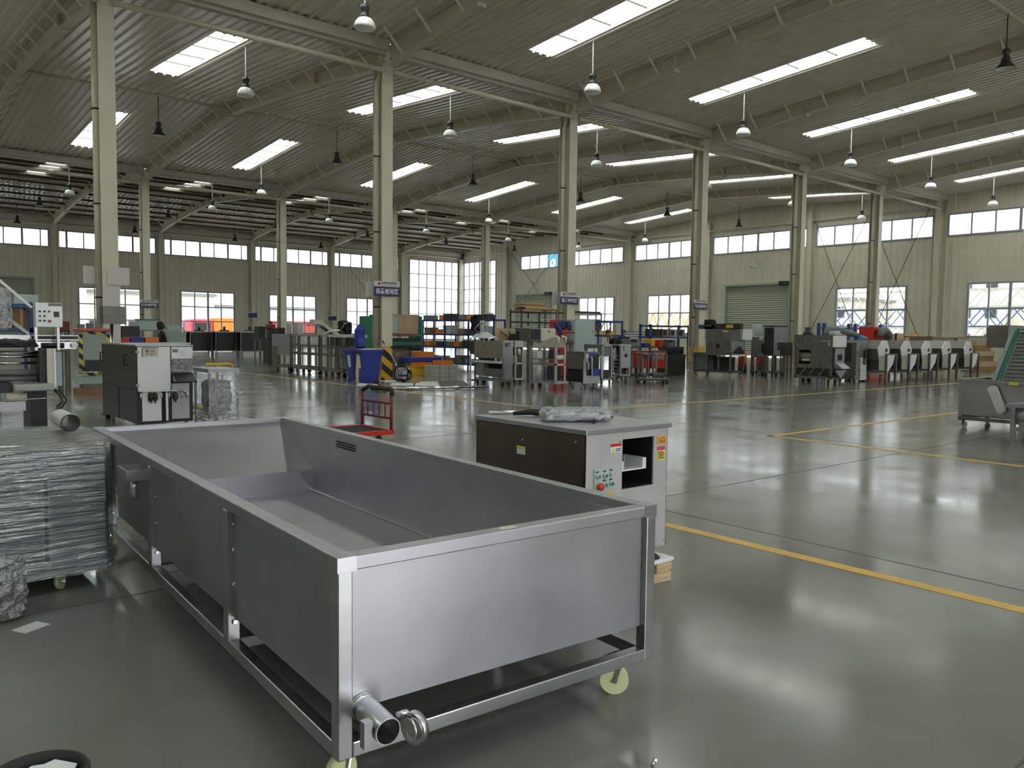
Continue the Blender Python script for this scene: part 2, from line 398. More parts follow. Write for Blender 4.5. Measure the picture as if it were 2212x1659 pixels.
for a, b, c, d, k in winsR:
    if k == 's': n = max(6, int(round((b-a)/1.3))); window('y', XW, a, b, c, d, n, [c, d], 1, heavy=(n//2,))
    elif k == 'l': window('y', XW, a, b, c, d, 4, [c, 3.3, d], 1, heavy=(2,))
    else: window('y', XW, a, b, c, d, 6, [c, 2.05, 3.42, 4.75, 6.14, 7.55, d], 1, heavy=(3,))
# front wall behind the photographer with a wide open gateway, and the blind left wall
doorsF = [(2.6, 3.9, 0, 2.4)]
winsF = [(FX[i]+.35, FX[i]+7.5, ST0, ST1) for i in range(0, 8)] + [(FX[i]+1.67, FX[i]+6.25, LOWBOT+1.2, LOWTOP) for i in (1, 2, 3, 4, 5, 6)]
wf = ribbed(XL, XW, 0, 10.9, winsF + doorsF, .42, .035, .16, lambda u, v, o: (u, YN+o, v)).build('wall_front', 'wall'); wf['kind'] = 'structure'
for a, b, c, d in winsF: window('x', YN, a, b, c, d, 4, [c, d], 1)
wl = ribbed(YN, YC, 0, 11.2, [(y, y+7, ST0, ST1) for y in (33, 50, 60)], .42, .035, .16, lambda u, v, o: (XL+o, u, v)).build('wall_left', 'wall'); wl['kind'] = 'structure'
for y in (33, 50, 60): window('y', XL, y, y+7, ST0, ST1, 4, [ST0, ST1], 1)

# roller shutter doors
DOOR_N = [0]
def shutter(axis, base, u0, u1, top, inward):
    DOOR_N[0] += 1; d = struct('door_%d' % DOOR_N[0]); mb = MB(); z = .05; k = 0
    P = (lambda u, v, o: (u, base+inward*o, v)) if axis == 'x' else (lambda u, v, o: (base+inward*o, u, v))
    while z < top:
        a, b, c = z, z+.10, z+.16
        mb.quad(P(u0, a, .05), P(u1, a, .05), P(u1, b, .10), P(u0, b, .10)); mb.quad(P(u0, b, .10), P(u1, b, .10), P(u1, c, .05), P(u0, c, .05)); z += .16
    mb.build('shutter_curtain', 'shutter', d)
    def bx(a, b, c, e, o0, o1, nm, m):
        p, q = P(a, c, o0), P(b, e, o1); MB().box(min(p[0],q[0]), min(p[1],q[1]), c, max(p[0],q[0]), max(p[1],q[1]), e).build(nm, m, d)
    bx(u0-.15, u0, 0, top+.1, .0, .14, 'guide_rail', 'frame'); bx(u1, u1+.15, 0, top+.1, .0, .14, 'guide_rail', 'frame')
    bx(u0-.2, u1+.2, top, top+.14, .02, .40, 'shutter_housing', 'shutter')
    bx(u0-.3, u0+.35, top-.12, top+.2, .1, .55, 'shutter_motor', 'darksteel')
    return d
shutter('x', YC, 7.0, 11.5, 5.25, -1); shutter('y', XW, 57.2, 62.1, 5.25, -1); shutter('y', XW, 32.2, 37.2, 5.25, -1)

# wall posts with rain pipes
def wall_post(parent, axis, base, u, inward, pipe=True, top=10.2):
    P = (lambda a, o: (a, base+inward*o)) if axis == 'x' else (lambda a, o: (base+inward*o, a))
    mb = MB()
    for (a0, a1, o0, o1) in ((-.17, .17, .40, .42), (-.006, .006, .04, .40), (-.17, .17, .04, .06)):
        p, q = P(u+a0, o0), P(u+a1, o1); mb.box(min(p[0],q[0]), min(p[1],q[1]), 0, max(p[0],q[0]), max(p[1],q[1]), top)
    po = mb.build('wall_post', 'column', parent)
    if pipe:
        x, y = P(u+.28, .12); MB().cyl((x, y, .1), (x, y, top-.6), .06).build('downpipe', 'column', po)
for x in FX[3:8]: wall_post(wb, 'x', YC, x, -1)
for y in (63.6, YB, 38.9, 30.35, YA, 13.2, 4.6): wall_post(wr, 'y', XW, y, -1, pipe=(y not in (38.9,)))
MB().box(XW-.45, YC-.45, 0, XW-.05, YC-.05, 10.2).build('corner_post', 'column', wb)
# eaves beam and tube on the back wall
MB().box(XL, YC-.45, 9.62, XW, YC-.25, 10.0).build('eaves_beam', 'gutter', wb)
MB().cyl((XL, YC-.35, 9.45), (XW, YC-.35, 9.45), .07).build('eaves_tube', 'column', wb)
MB().cyl((XW-.3, YA, 9.55), (XW-.3, YC, 9.55), .05).build('gable_rail', 'column', wr)
# cross bracing rods on the walls
def rod(parent, p, q, r=.022): MB().cyl(p, q, r, n=6).build('brace_rod', 'purlin', parent)
for a, b in (((30.1, 9.6), (26.4, .4)), ((26.2, 9.6), (30.1, 2.0)), ((26.2, 9.6), (22.3, .4)), ((22.4, 9.6), (26.3, .4))):
    rod(wr, (XW-.25, a[0], a[1]), (XW-.25, b[0], b[1]))
for a, b in (((63.3, 9.9), (58.6, 5.4)), ((55.4, 9.9), (60.8, 4.9)), ((63.2, 3.2), (61.2, 5.0))): rod(wr, (XW-.25, a[0], a[1]), (XW-.25, b[0], b[1]))
for a, b in (((37.2, 9.3), (44.2, 1.0)), ((44.2, 5.2), (37.4, .5)), ((40.4, 5.2), (44.3, 1.4))): rod(wb, (a[0], YC-.3, a[1]), (b[0], YC-.3, b[1]))

# ---- ceiling: ribbed sheets, skylights, frames, gutters
ceil = struct('ceiling')
SKY_X = .5
def skies(Y0, Y1):                # skylight stretches for the span between two valleys
    return [(Y0+2.9, Y0+9.65), (Y1-8.9, Y1-2.6)] if Y0 > 20 else [(Y0+2.2, Y0+8.95), (Y1-8.95, Y1-2.2)]
for Y0, Y1 in zip(VALLEYS, VALLEYS[1:]):
    yr = (Y0+Y1)/2
    for k in range(len(FX)-1):
        xa, xb = FX[k], FX[k+1]; xc = (xa+xb)/2 + .3
        if k == len(FX)-2: xb = XW
        for (s0, s1), (q0, q1) in zip(((Y0, yr), (yr, Y1)), skies(Y0, Y1)):
            blind = Y0 > 40 and s0 > yr-.1; holes = [] if blind else [(xc-SKY_X, xc+SKY_X, q0, q1)]
            ribbed(xa, xb, s0, s1, holes, .30, -.065, .13, lambda u, v, o: (u, v, roof_z(v)+o)).build('roof_sheet', 'roof', ceil)
            if blind: continue
            sk = MB(); t = .05
            for (a, b, c, d) in ((xc-SKY_X-t, xc-SKY_X, q0, q1), (xc+SKY_X, xc+SKY_X+t, q0, q1), (xc-SKY_X-t, xc+SKY_X+t, q0-t, q0), (xc-SKY_X-t, xc+SKY_X+t, q1, q1+t)):
                zz = lambda y: roof_z(y)
                sk.quad((a, c, zz(c)-.02), (b, c, zz(c)-.02), (b, d, zz(d)-.02), (a, d, zz(d)-.02)); 
                sk.quad((a, c, zz(c)+.12), (b, c, zz(c)+.12), (b, d, zz(d)+.12), (a, d, zz(d)+.12))
            for x in (xc-SKY_X, xc+SKY_X): sk.quad((x, q0, roof_z(q0)-.02), (x, q1, roof_z(q1)-.02), (x, q1, roof_z(q1)+.12), (x, q0, roof_z(q0)+.12))
            for y in (q0, q1): sk.quad((xc-SKY_X, y, roof_z(y)-.02), (xc+SKY_X, y, roof_z(y)-.02), (xc+SKY_X, y, roof_z(y)+.12), (xc-SKY_X, y, roof_z(y)+.12))
            so = sk.build('skylight', 'roof', ceil)
            cuts = [q0 + (q1-q0)*v for v in (0, .17, .378, .585, .793, 1)]
            if q0 > yr: cuts = [q0+q1-c for c in reversed(cuts)]
            for y in cuts[1:-1]: MB().box(xc-SKY_X, y-.022, roof_z(y)+.07, xc+SKY_X, y+.022, roof_z(y)+.105).build('skylight_bar', 'purlin', so)
            for a, b in zip(cuts, cuts[1:]):
                MB().quad((xc-SKY_X, a, roof_z(a)+.115), (xc+SKY_X, a, roof_z(a)+.115), (xc+SKY_X, b, roof_z(b)+.115), (xc-SKY_X, b, roof_z(b)+.115)).build('pane', 'sky_pane', so)
def beam_bottom(t):               # height of the lower flange at t metres from the valley
    pts = [(0.25, 9.52), (1.2, 9.66), (4.7, 10.06), (8.6, 10.33), (12.7, 10.60)]
    if t <= pts[0][0]: return pts[0][1]
    for (a, za), (b, zb) in zip(pts, pts[1:]):
        if t <= b: return za + (zb-za)*(t-a)/(b-a)
    return pts[-1][1]
def rafter(X, Y0, Y1):
    mb = MB(); yr = (Y0+Y1)/2; h = (Y1-Y0)/2
    ts = [0.25, 1.2, 3, 4.7, 6.6, 8.6, 10.6, h]
    st = [(Y0+t, beam_bottom(t)) for t in ts] + [(Y1-t, beam_bottom(t)) for t in reversed(ts[:-1])]
    for (ya, za), (yb, zb) in zip(st, st[1:]):
        ta, tb = roof_z(ya)-.10, roof_z(yb)-.10
        mb.quad((X-.006, ya, za), (X-.006, yb, zb), (X-.006, yb, tb), (X-.006, ya, ta)); mb.quad((X+.006, ya, za), (X+.006, yb, zb), (X+.006, yb, tb), (X+.006, ya, ta))
        for z0, z1, e in ((za, zb, 0), (ta, tb, .0)):
            mb.quad((X-.14, ya, z0), (X+.14, ya, z0), (X+.14, yb, z1), (X-.14, yb, z1)); mb.quad((X-.14, ya, z0+.02), (X+.14, ya, z0+.02), (X+.14, yb, z1+.02), (X-.14, yb, z1+.02))
            mb.quad((X-.14, ya, z0), (X-.14, yb, z1), (X-.14, yb, z1+.02), (X-.14, ya, z0+.02)); mb.quad((X+.14, ya, z0), (X+.14, yb, z1), (X+.14, yb, z1+.02), (X+.14, ya, z0+.02))
    for y in (Y0+4.7, yr, Y1-4.7):                          # splice plates
        zb = beam_bottom(min(y-Y0, Y1-y)); mb.box(X-.14, y-.02, zb-.10, X+.14, y+.02, roof_z(y)-.1)
    o = mb.build('rafter', 'beam', ceil); t = .75
    while t < 2*h-.4:
        y = Y0+t; tt = min(t, 2*h-t); zb = beam_bottom(tt)
        for s in (-1, 1): MB().bar((X+s*.12, y, zb+.03), (X+s*(.12+(roof_z(y)-zb)*.95), y, roof_z(y)-.02), .055, .05).build('flange_brace', 'brace', o)
        t += 1.5 if 1 < tt else .9
    return o
for X in FX[1:8]:
    for Y0, Y1 in zip(VALLEYS, VALLEYS[1:]):
        if X < 0: continue
        rafter(X, Y0, Y1)
for yv in (YA, YB):               # valley gutters between the spans
    for k in range(len(FX)-1):
        xa, xb = FX[k]+.16, min(FX[k+1]-.16, XW-.1)
        mb = MB().box(xa, yv-.42, 9.93, xb, yv-.40, 10.21).box(xa, yv-.42, 9.91, xb, yv-.22, 9.93).box(xa, yv-.22, 9.83, xb, yv-.12, 9.93).box(xa, yv+.22, 9.93, xb, yv+.24, 10.21).box(xa, yv-.22, 9.93, xb, yv+.24, 9.95)
        mb.build('valley_gutter', 'gutter', ceil)
        MB().cyl((xa, yv-.12, 9.40), (xb, yv-.12, 9.40), .075, n=10).build('tie_tube', 'column', ceil)
for Y0, Y1 in zip(VALLEYS, VALLEYS[1:]):
    yr = (Y0+Y1)/2
    for k in range(2, len(FX)-1):
        MB().cyl((FX[k]+.02, yr, 10.82), (min(FX[k+1], XW)-.02, yr, 10.82), .06, n=8).build('ridge_tube', 'column', ceil)
for k in range(2, len(FX)-1):      # bare purlins below the sheets of the far span
    for t in (1.6, 3.4, 5.2, 7.2, 9.2, 11.2):
        for y in (YB+t, YC-t): MB().box(FX[k]+.15, y-.035, roof_z(y)-.20, min(FX[k+1], XW)-.15, y+.035, roof_z(y)-.05).build('purlin', 'purlin', ceil)

# ---- standing columns
def column(i, Yc, label, hazard=False, band=False):
    X = FX[i+2]; c = thing('steel_column', label, 'column', (X, Yc, 0), group='painted steel columns')
    mb = MB().box(-.19, -.02, 0, .19, 0, 9.62).box(-.007, 0, 0, .007, .52, 9.62).box(-.19, .52, 0, .19, .54, 9.62).box(-.24, -.07, 0, .24, .60, .025)
    mb.build('shaft', 'column', c)
    MB().box(-.19, -.04, 9.60, .19, .56, 9.64).build('cap_plate', 'column', c)
    MB().box(-.07, -.018, 9.64, .07, .0, 10.05).build('bolt_plate', 'column', c)
    xp, yp = -.19, .30
    pts = [(xp+.10, yp, 9.95), (xp+.10, yp, 9.3), (xp, yp, 9.12), (xp, yp, .25)] if i else [(xp, yp, 9.95), (xp, yp, .25)]
    dp = MB().tube(pts, .085, 10).build('downpipe', 'column', c)
    for z in (2.3, 4.6, 6.9): MB().cyl((xp, yp, z-.02), (xp, yp, z+.02), .10, n=10).build('pipe_clamp', 'rubber', dp)
    if hazard:
        MB().box(-.193, -.026, .03, .193, -.021, 1.08).build('warning_stripes', 'hazard', c)
        MB().box(-.197, -.005, .03, -.191, .545, 1.08).build('yellow_band', 'yellow', c)
    if band: MB().box(-.195, -.03, .35, .195, .55, 1.05).build('yellow_band', 'yellow', c)
    return c
NAMES_A = ['tall beige steel column nearest the left, with blank white boards', 'beige steel column with black and yellow striped foot beside the blue bins',
  'beige steel column in the near row behind the draped jacket', 'beige steel column with orange-yellow foot beside the blue rack', 'beige steel column in front of the roller shutter wall', 'beige near-row column beside the red cabinet, closest to right wall']
COLS_A = [column(i, YA, NAMES_A[i], hazard=(i == 1), band=(i == 3)) for i in range(6)]
NAMES_B = {1: 'far-row beige column carrying a navy sign behind the lidded bin', 2: 'far-row beige column in front of the red container window', 3: 'far-row beige column hidden close behind the striped column', 4: 'far-row slim column in front of the glazed corner', 5: 'far-row column behind the jacket column near the right wall'}
COLS_B = [column(i, YB, NAMES_B[i]) for i in range(1, 6)]

# ---- pendant lamps
def lamp_proto(white):  # white shade stands for a lamp lit by the skylight beside it
    r = thing('pendant_lamp', 'lamp', 'lamp')
    MB().cyl((0,0,.0), (0,0,-1.02), .016, n=6).build('rod', 'lightgrey' if white else 'darksteel', r)
    MB().box(-.05,-.05,-.02,.05,.05,.02).build('hook_plate', 'lightgrey', r)
    MB().lathe([(0,-.98),(.07,-.98),(.11,-1.02),(.115,-1.08),(.085,-1.14),(.085,-1.2),(.13,-1.26),(.13,-1.30),(.09,-1.32)], n=14).build('ballast_housing', 'black', r)
    if white: MB().lathe([(.10,-1.29),(.17,-1.32),(.235,-1.40),(.26,-1.50),(.262,-1.53),(.245,-1.55),(.20,-1.56),(0,-1.565)], n=18).build('shade', 'lamp_white', r)
    else:
        MB().lathe([(.10,-1.26),(.13,-1.34),(.18,-1.42),(.27,-1.52),(.275,-1.54)], n=18).build('shade', 'black', r)
        MB().lathe([(.0,-1.44),(.12,-1.45),(.20,-1.49),(.265,-1.535)], n=18).build('reflector', 'lamp_white', r)
    return r
lamps = {True: lamp_proto(True), False: lamp_proto(False)}; used = {True: False, False: False}
ORD = ['first', 'second', 'third', 'fourth', 'fifth', 'sixth', 'seventh', 'eighth']
for s, (Y0, Y1) in enumerate(zip(VALLEYS, VALLEYS[1:])):
    yr = (Y0+Y1)/2
    for k in range(2, 8):
        X = (FX[k]+FX[k+1])/2 + .3 + .66
        if k == 7: X = min(X, XW-1.5)
        for j, (y, wh) in enumerate(((Y0+3.6, True), (yr, False), (Y1-3.9, True))):
            if s == 0 and j == 0: continue
            if s == 0 and j == 1 and k < 4: continue
            if s == 2: wh = (j == 0)
            z = roof_z(y)-.05 if j != 1 else 10.77
            p = lamps[wh]
            if not used[wh]: o = p; used[wh] = True; o.location = (X, y, z)
            else: o = copy_tree(p, loc=(X, y, z))
            o['label'] = '%s pendant lamp, %s from right wall, %s, %s roof span' % ('white-bowled' if wh else 'black bell', ORD[7-k], ('near slope', 'at ridge', 'far slope')[j], ('nearest', 'middle', 'farthest')[s])
            o['category'] = 'lamp'; o['group'] = 'pendant hall lamps'

# ---- yard outside
yard = MB().box(-60, -80, -.32, 150, 190, -.30).build('yard', 'asphalt'); yard['kind'] = 'structure'

# ================================================================ THINGS NEAR THE CAMERA
def caster(parent, x, y, ztop, r=.06, m='wheel', ang=.5, plate=.05):
    """swivel caster: fork bracket as a part, its wheel as a sub-part; wheel stands on z=0 of the thing"""
    c, s_ = math.cos(ang), math.sin(ang); ox, oy = x-c*r*.45, y-s_*r*.45
    mb = MB().box(x-plate, y-plate, ztop-.008, x+plate, y+plate, ztop)
    for k in (-1, 1):
        nx, ny = -s_*r*.42*k, c*r*.42*k
        mb.bar((x+nx, y+ny, ztop-.008), (ox+nx, oy+ny, r*.9), .02, .006) if r > .03 else None
    mb.cyl((ox-s_*-.028, oy+c*-.028, r), (ox-s_*.028, oy+c*.028, r), r*.16, n=8)
    b = mb.build('caster', 'chrome' if m == 'wheel' else 'darksteel', parent)
    hw = r*.30; MB().cyl((ox+s_*hw, oy-c*hw, r), (ox-s_*hw, oy+c*hw, r), r, n=20).build('wheel', m, b)
    return b
def bolts(parent, pts, r=.008, axis='y', m='chrome', name='bolt', proud=.006):
    for p in pts:
        d = {'x': (-proud, 0, 0), 'y': (0, -proud, 0), 'z': (0, 0, proud)}[axis]
        MB().cyl(p, (p[0]+d[0], p[1]+d[1], p[2]+d[2]), r, r*.7, n=8).build(name, m, parent)
def rect_ring(mb, x0, y0, x1, y1, z0, z1, t, t2=None):
    t2 = t2 or t; mb.box(x0, y0, z0, x1, y0+t, z1); mb.box(x0, y1-t, z0, x1, y1, z1); mb.box(x0, y0+t, z0, x0+t2, y1-t, z1); mb.box(x1-t2, y0+t, z0, x1, y1-t, z1); return mb

# ---- the long stainless tank
NLc = G(729.6, 1207.9, .83)
tank = thing('washing_tank', 'long open stainless steel tank on cream casters in the foreground', 'tank', (NLc.x, NLc.y, 0), -.0493)
TW, TL, TH = 1.452, 4.135, .83
rect = MB(); rim = .062
for nm, (x0, y0, x1, y1) in {'a': (0, 0, TW, rim), 'b': (0, TL-rim, TW, TL), 'c': (0, rim, rim, TL-rim), 'd': (TW-rim, rim, TW, TL-rim)}.items():
    MB().box(x0, y0, TH-.046, x1, y1, TH).build('rim_tube', 'steelmatt', tank, bevel=.004)
for (x, y) in ((0, 0), (TW-.052, 0), (0, TL-.052), (TW-.052, TL-.052)):
    MB().box(x, y, .165, x+.052, y+.052, TH-.046).build('corner_post', 'steel', tank, bevel=.004)
    cx0, cy0 = (x-.002 if x < 1 else x-.014), (y-.002 if y < 1 else y-.014); MB().box(cx0, cy0, TH-.048, cx0+.068, cy0+.068, TH+.001).build('weld_corner', 'steel', tank)
for y in (1.09, 2.42, 3.62):
    for x in (-.004, TW-.05):
        p = MB().box(x, y, .215, x+.054, y+.06, TH-.046).build('side_post', 'steel', tank, bevel=.004)
        if x < 0: bolts(p, [(x+.03, y-.002, z) for z in (.72, .61, .46, .30)], .013, 'y', proud=.012)
for (x0, y0, x1, y1) in ((.052, 0, TW-.052, .05), (.052, TL-.05, TW-.052, TL), (0, .052, .05, TL-.052), (TW-.05, .052, TW, TL-.052), (.05, 1.10, TW-.05, 1.14), (.05, 2.44, TW-.05, 2.48)):
    MB().box(x0, y0, .165, x1, y1, .217).build('base_rail', 'steel' if x0 < .01 or y1-y0 > .045 else 'dull', tank, bevel=.004)
g = .02
MB().box(.05, .028, .312, TW-.05, .032, TH-.046).build('front_sheet', 'steelmatt', tank)
MB().box(.030, .03, .312, .034, 3.45, TH-.046).prism([(3.45, .312), (3.49, .48), (4.07, .79), (3.45, .79)], 'x', .030, .034).build('side_sheet', 'steelmatt', tank)
MB().box(TW-.064, .03, .312, TW-.060, 3.45, TH-.046).prism([(3.45, .312), (3.49, .48), (4.07, .79), (3.45, .79)], 'x', TW-.064, TW-.060).build('side_sheet', 'steelmatt', tank)
MB().box(.032, .03, .325, TW-.06, 3.45, .330).build('tank_floor', 'steelmatt', tank)
MB().box(.032, 3.445, .33, TW-.06, 3.45, .495).build('step_sheet', 'steelmatt', tank)
MB().prism([(3.445, .495), (4.075, .80), (4.08, .795), (3.45, .49)], 'x', .032, TW-.06).build('sloped_end', 'steelmatt', tank)
MB().cyl((TW-.068, .05, .338), (TW-.068, 3.44, .338), .006, n=6).build('weld_seam', 'chrome', tank)
MB().box(.032, 1.7, .330, TW-.06, 1.72, .332).build('floor_seam', 'steel', tank)
sl = MB()
for k in range(3): sl.box(TW-.069, 2.72, .755-.018*k, TW-.064, 3.02, .764-.018*k)
sl.build('overflow_slot', 'void', tank)
ov = rect_ring(MB(), -.13, 2.40, .0, 2.62, .72, .775, .006).box(-.13, 2.40, .715, 0, 2.62, .722).build('overflow_box', 'steel', tank)
MB().cyl((-.065, 2.52, .715), (-.065, 2.52, .60), .022, n=12).build('drain_pipe', 'chrome', ov)
# outlet pipe with its swing cap
op = MB(); n = 24; x, z = .10, .312
op.cyl((x, .028, z), (x, -.15, z-.01), .044, n=n, cap=False).cyl((x, .028, z), (x, -.15, z-.01), .040, n=n, cap=False)
for k in range(n):
    a0, a1 = 2*math.pi*k/n, 2*math.pi*(k+1)/n
    op.quad(*[(x+r*math.cos(a), -.15, z-.01+r*math.sin(a)) for r, a in ((.044, a0), (.044, a1), (.040, a1), (.040, a0))])
outlet = op.build('outlet_pipe', 'steel2', tank)
MB().cyl((x, .026, z), (x, .010, z), .050, .045, n=24).build('weld_bead', 'chrome', outlet)
MB().cyl((x, -.0, z-.01), (x, -.004, z-.01), .039, n=20).build('pipe_inside', 'brownsteel', outlet)
MB().box(x-.075, -.135, z-.055, x-.046, -.105, z+.03).build('hinge_bracket', 'steel', outlet)
MB().tube([(x+.045, -.125, z+.02), (x+.075, -.125, z+.022), (x+.10, -.12, z-.0)], .010, 8).build('cap_arm', 'steel2', outlet)
cp = MB().cyl((x+.092, -.135, z-.035), (x+.118, -.128, z-.035), .052, n=24).build('swing_cap', 'steel2', outlet)
MB().tube([(x+.088+.0, -.136+.033*math.cos(a), z-.035+.033*math.sin(a)) for a in [k*math.pi/8 for k in range(17)]], .005, 6).build('cap_ring', 'chrome', outlet)
for x, y in ((.09, .13), (TW-.09, .10), (.09, TL-.12), (TW-.09, TL-.12)): caster(tank, x, y, .165, .062, 'wheel', ang=-.7 if x > 1 else .4)
MB().quad((TW-.80, .012, TH+.001), (TW-.73, .010, TH+.001), (TW-.72, .045, TH+.001), (TW-.79, .05, TH+.001)).build('tape_residue', 'cream', tank)

# ---- the cutting machine behind the tank
cut = thing('slicing_machine', 'stainless cabinet machine with feed opening and push buttons behind the tank', 'machine', (3.234, 3.223, 0))
cw, cd_, ct = .726, 1.02, 1.005
body = MB()
body.box(0, 0, .235, .012, cd_, ct-.03).box(cw-.045, .02, .235, cw-.035, cd_, ct-.03).box(0, cd_-.01, .235, cw, cd_, ct-.03).box(0, 0, .235, cw, cd_, .245)
body.build('body', 'side_shaded', cut)
ox0, ox1, oz0, oz1 = .300, .582, .632, .930
fr = MB().box(0, -.004, .235, ox0, .008, ct-.03).box(ox1, -.004, .235, cw-.02, .008, ct-.03).box(ox0, -.004, .235, ox1, .008, oz0).box(ox0, -.004, oz1, ox1, .008, ct-.03)
fr.build('front_panel', 'satin_lit', cut)
MB().box(ox0-.06, .35, oz0-.1, ox1+.06, .36, .965).box(ox0-.004, .008, oz0-.01, ox0, .35, oz1).box(ox1, .008, oz0, ox1+.004, .35, oz1).box(ox0, .008, oz0-.01, ox1, .35, oz0).box(ox0, .008, oz1, ox1, .35, oz1+.01).build('opening_lining', 'black', cut)
MB().box(-.012, -.014, ct-.030, cw+.012, cd_+.01, ct).build('top_cover', 'steelmatt', cut, bevel=.003)
MB().box(cw-.016, .012, .235, cw, cd_, ct-.03).build('side_door', 'satin_lit', cut)
MB().box(cw-.02, .0, .235, cw-.012, .012, ct-.03).build('door_gap', 'void', cut)
MB().box(-.004, .03, .30, 0, cd_-.03, .70).build('side_panel', 'side_shaded', cut)
ch = MB().box(ox0+.008, .02, .733, .541, .22, .741).box(ox0+.012, .02, .741, ox0+.040, .22, .792).box(.508, .02, .741, .541, .22, .80).build('feed_chute', 'whitem', cut)
MB().cyl((ox0+.022, .035, .792), (ox0+.022, .035, .83), .008, n=8).build('guide_pin', 'chrome', ch)
MB().prism([(ox0, .925), (ox0+.06, .925), (ox1-.10, .83), (.433, .815), (ox0+.09, .83), (ox0, .82)], 'y', .16, .164).build('deflector', 'steel', ch)
MB().box(.425, .10, .741, .440, .34, .815).box(.445, .2, .741, .505, .21, .80).build('chute_divider', 'steelmatt', ch)
# stickers, all flat print on the front
def sticker(parent, x0, z0, x1, z1, m, name, y=-.006): return MB().box(x0, y, z0, x1, y+.002, z1).build(name, m, parent)
st = sticker(cut, .610, .874, .693, .924, 'yellowp', 'entrance_sticker'); text('入口', .040, 'textred', st, (.6515, -.008, .899), FACE_NY, bold=.0012, width=.062)
st = sticker(cut, .614, .777, .685, .838, 'limey', 'warning_sticker'); sticker(st, .614, .838, .685, .862, 'pink', 'sticker_band')
for k in range(4): sticker(st, .621, .787+.012*k, .678-.008*(k % 2), .793+.012*k, 'textdark', 'print_line', -.0075)
st = sticker(cut, .198, .858, .288, .893, 'paper', 'safety_sticker'); sticker(st, .198, .893, .288, .910, 'red', 'sticker_band')
MB().prism([(.204, .862), (.230, .862), (.217, .888)], 'y', -.008, -.006).build('warning_triangle', 'limey', st)
for k in range(2): sticker(st, .240, .867+.010*k, .282, .872+.010*k, 'navy', 'print_line', -.0075)
st = sticker(cut, .165, .600, .224, .632, 'yellowp', 'notice_sticker')
st = MB().box(-.006, .52, .80, -.004, .60, .838).build('side_sticker', 'paper', cut); MB().box(-.008, .52, .838, -.004, .60, .85).build('sticker_band', 'limey', st)
pan = MB().box(.060, -.012, .648, .213, -.004, .777).build('button_panel', 'mint', cut)
for (bx, bz, m) in ((.083, .734, 'chrome'), (.143, .734, 'mint'), (.196, .736, 'lightgrey'), (.143, .680, 'mint'), (.196, .682, 'mint')):
    b = MB().cyl((bx, -.012, bz), (bx, -.030, bz), .0145, n=14).build('push_button', 'lightgrey', pan); MB().cyl((bx, -.030, bz), (bx, -.033, bz), .011, n=12).build('button_cap', m if m != 'mint' else 'green', b)
    sticker(pan, bx-.012, bz+.020, bx+.012, bz+.029, 'textdark', 'button_caption', -.0135)
b = MB().cyl((.092, -.012, .677), (.092, -.03, .677), .016, n=12).build('emergency_stop', 'yellowp', pan); MB().lathe([(0,0),(.02,0),(.023,.006),(.02,.016),(0,.02)], n=16).build('stop_head', 'red', b, loc=(.092, -.028, .677), rot=(math.pi/2, 0, 0))
bolts(cut, [(.274, -.004, .922), (cw-.04, -.004, .60), (cw-.04, -.004, .27), (.02, -.004, .27)], .007)
bolts(cut, [(-.0, .08, .93), (-.0, .55, .89), (-.0, .96, .95)], .008, 'x')
for x, y in ((.06, .06), (cw-.06, .06), (.06, cd_-.06), (cw-.06, cd_-.06)):
    f = MB().cyl((x, y, .235), (x, y, .16), .012, n=8).build('levelling_foot', 'chrome', cut); MB().lathe([(.012,.035),(.03,.022),(.048,.008),(.048,0),(0,0)], (x, y, .146), 16).build('rubber_pad', 'rubber', f)
pR = cut.location
tag(MB().box(-.20, -.055, 0, .10, .10, .022).build('white_board', 'whitem', loc=(3.93, 3.27, .124), bevel=.002), 'white plastic board under the right foot of the slicing machine', 'board')
tag(MB().box(-.06, -.05, 0, .10, .05, .062).build('timber_block', 'wood', loc=(3.925, 3.27, .062), rot=(0,0,.08), bevel=.004), 'upper rough timber block under the white board', 'wood block')
tag(MB().box(-.10, -.055, 0, .07, .045, .062).build('timber_block', 'wood', loc=(3.935, 3.27, .0), rot=(0,0,-.06), bevel=.004), 'lower rough timber block lying on the floor', 'wood block')
for nm, x, y in (('slicing', 3.294, 3.283), ('b', 3.294, 4.18), ('c', 3.90, 4.18)):
    tag(MB().box(-.07, -.06, 0, .07, .06, .146).build('timber_packing', 'wood', loc=(x, y, 0)), 'timber packing block under the %s foot of the slicing machine' % {'slicing': 'near left', 'b': 'far left', 'c': 'far right'}[nm], 'wood block')
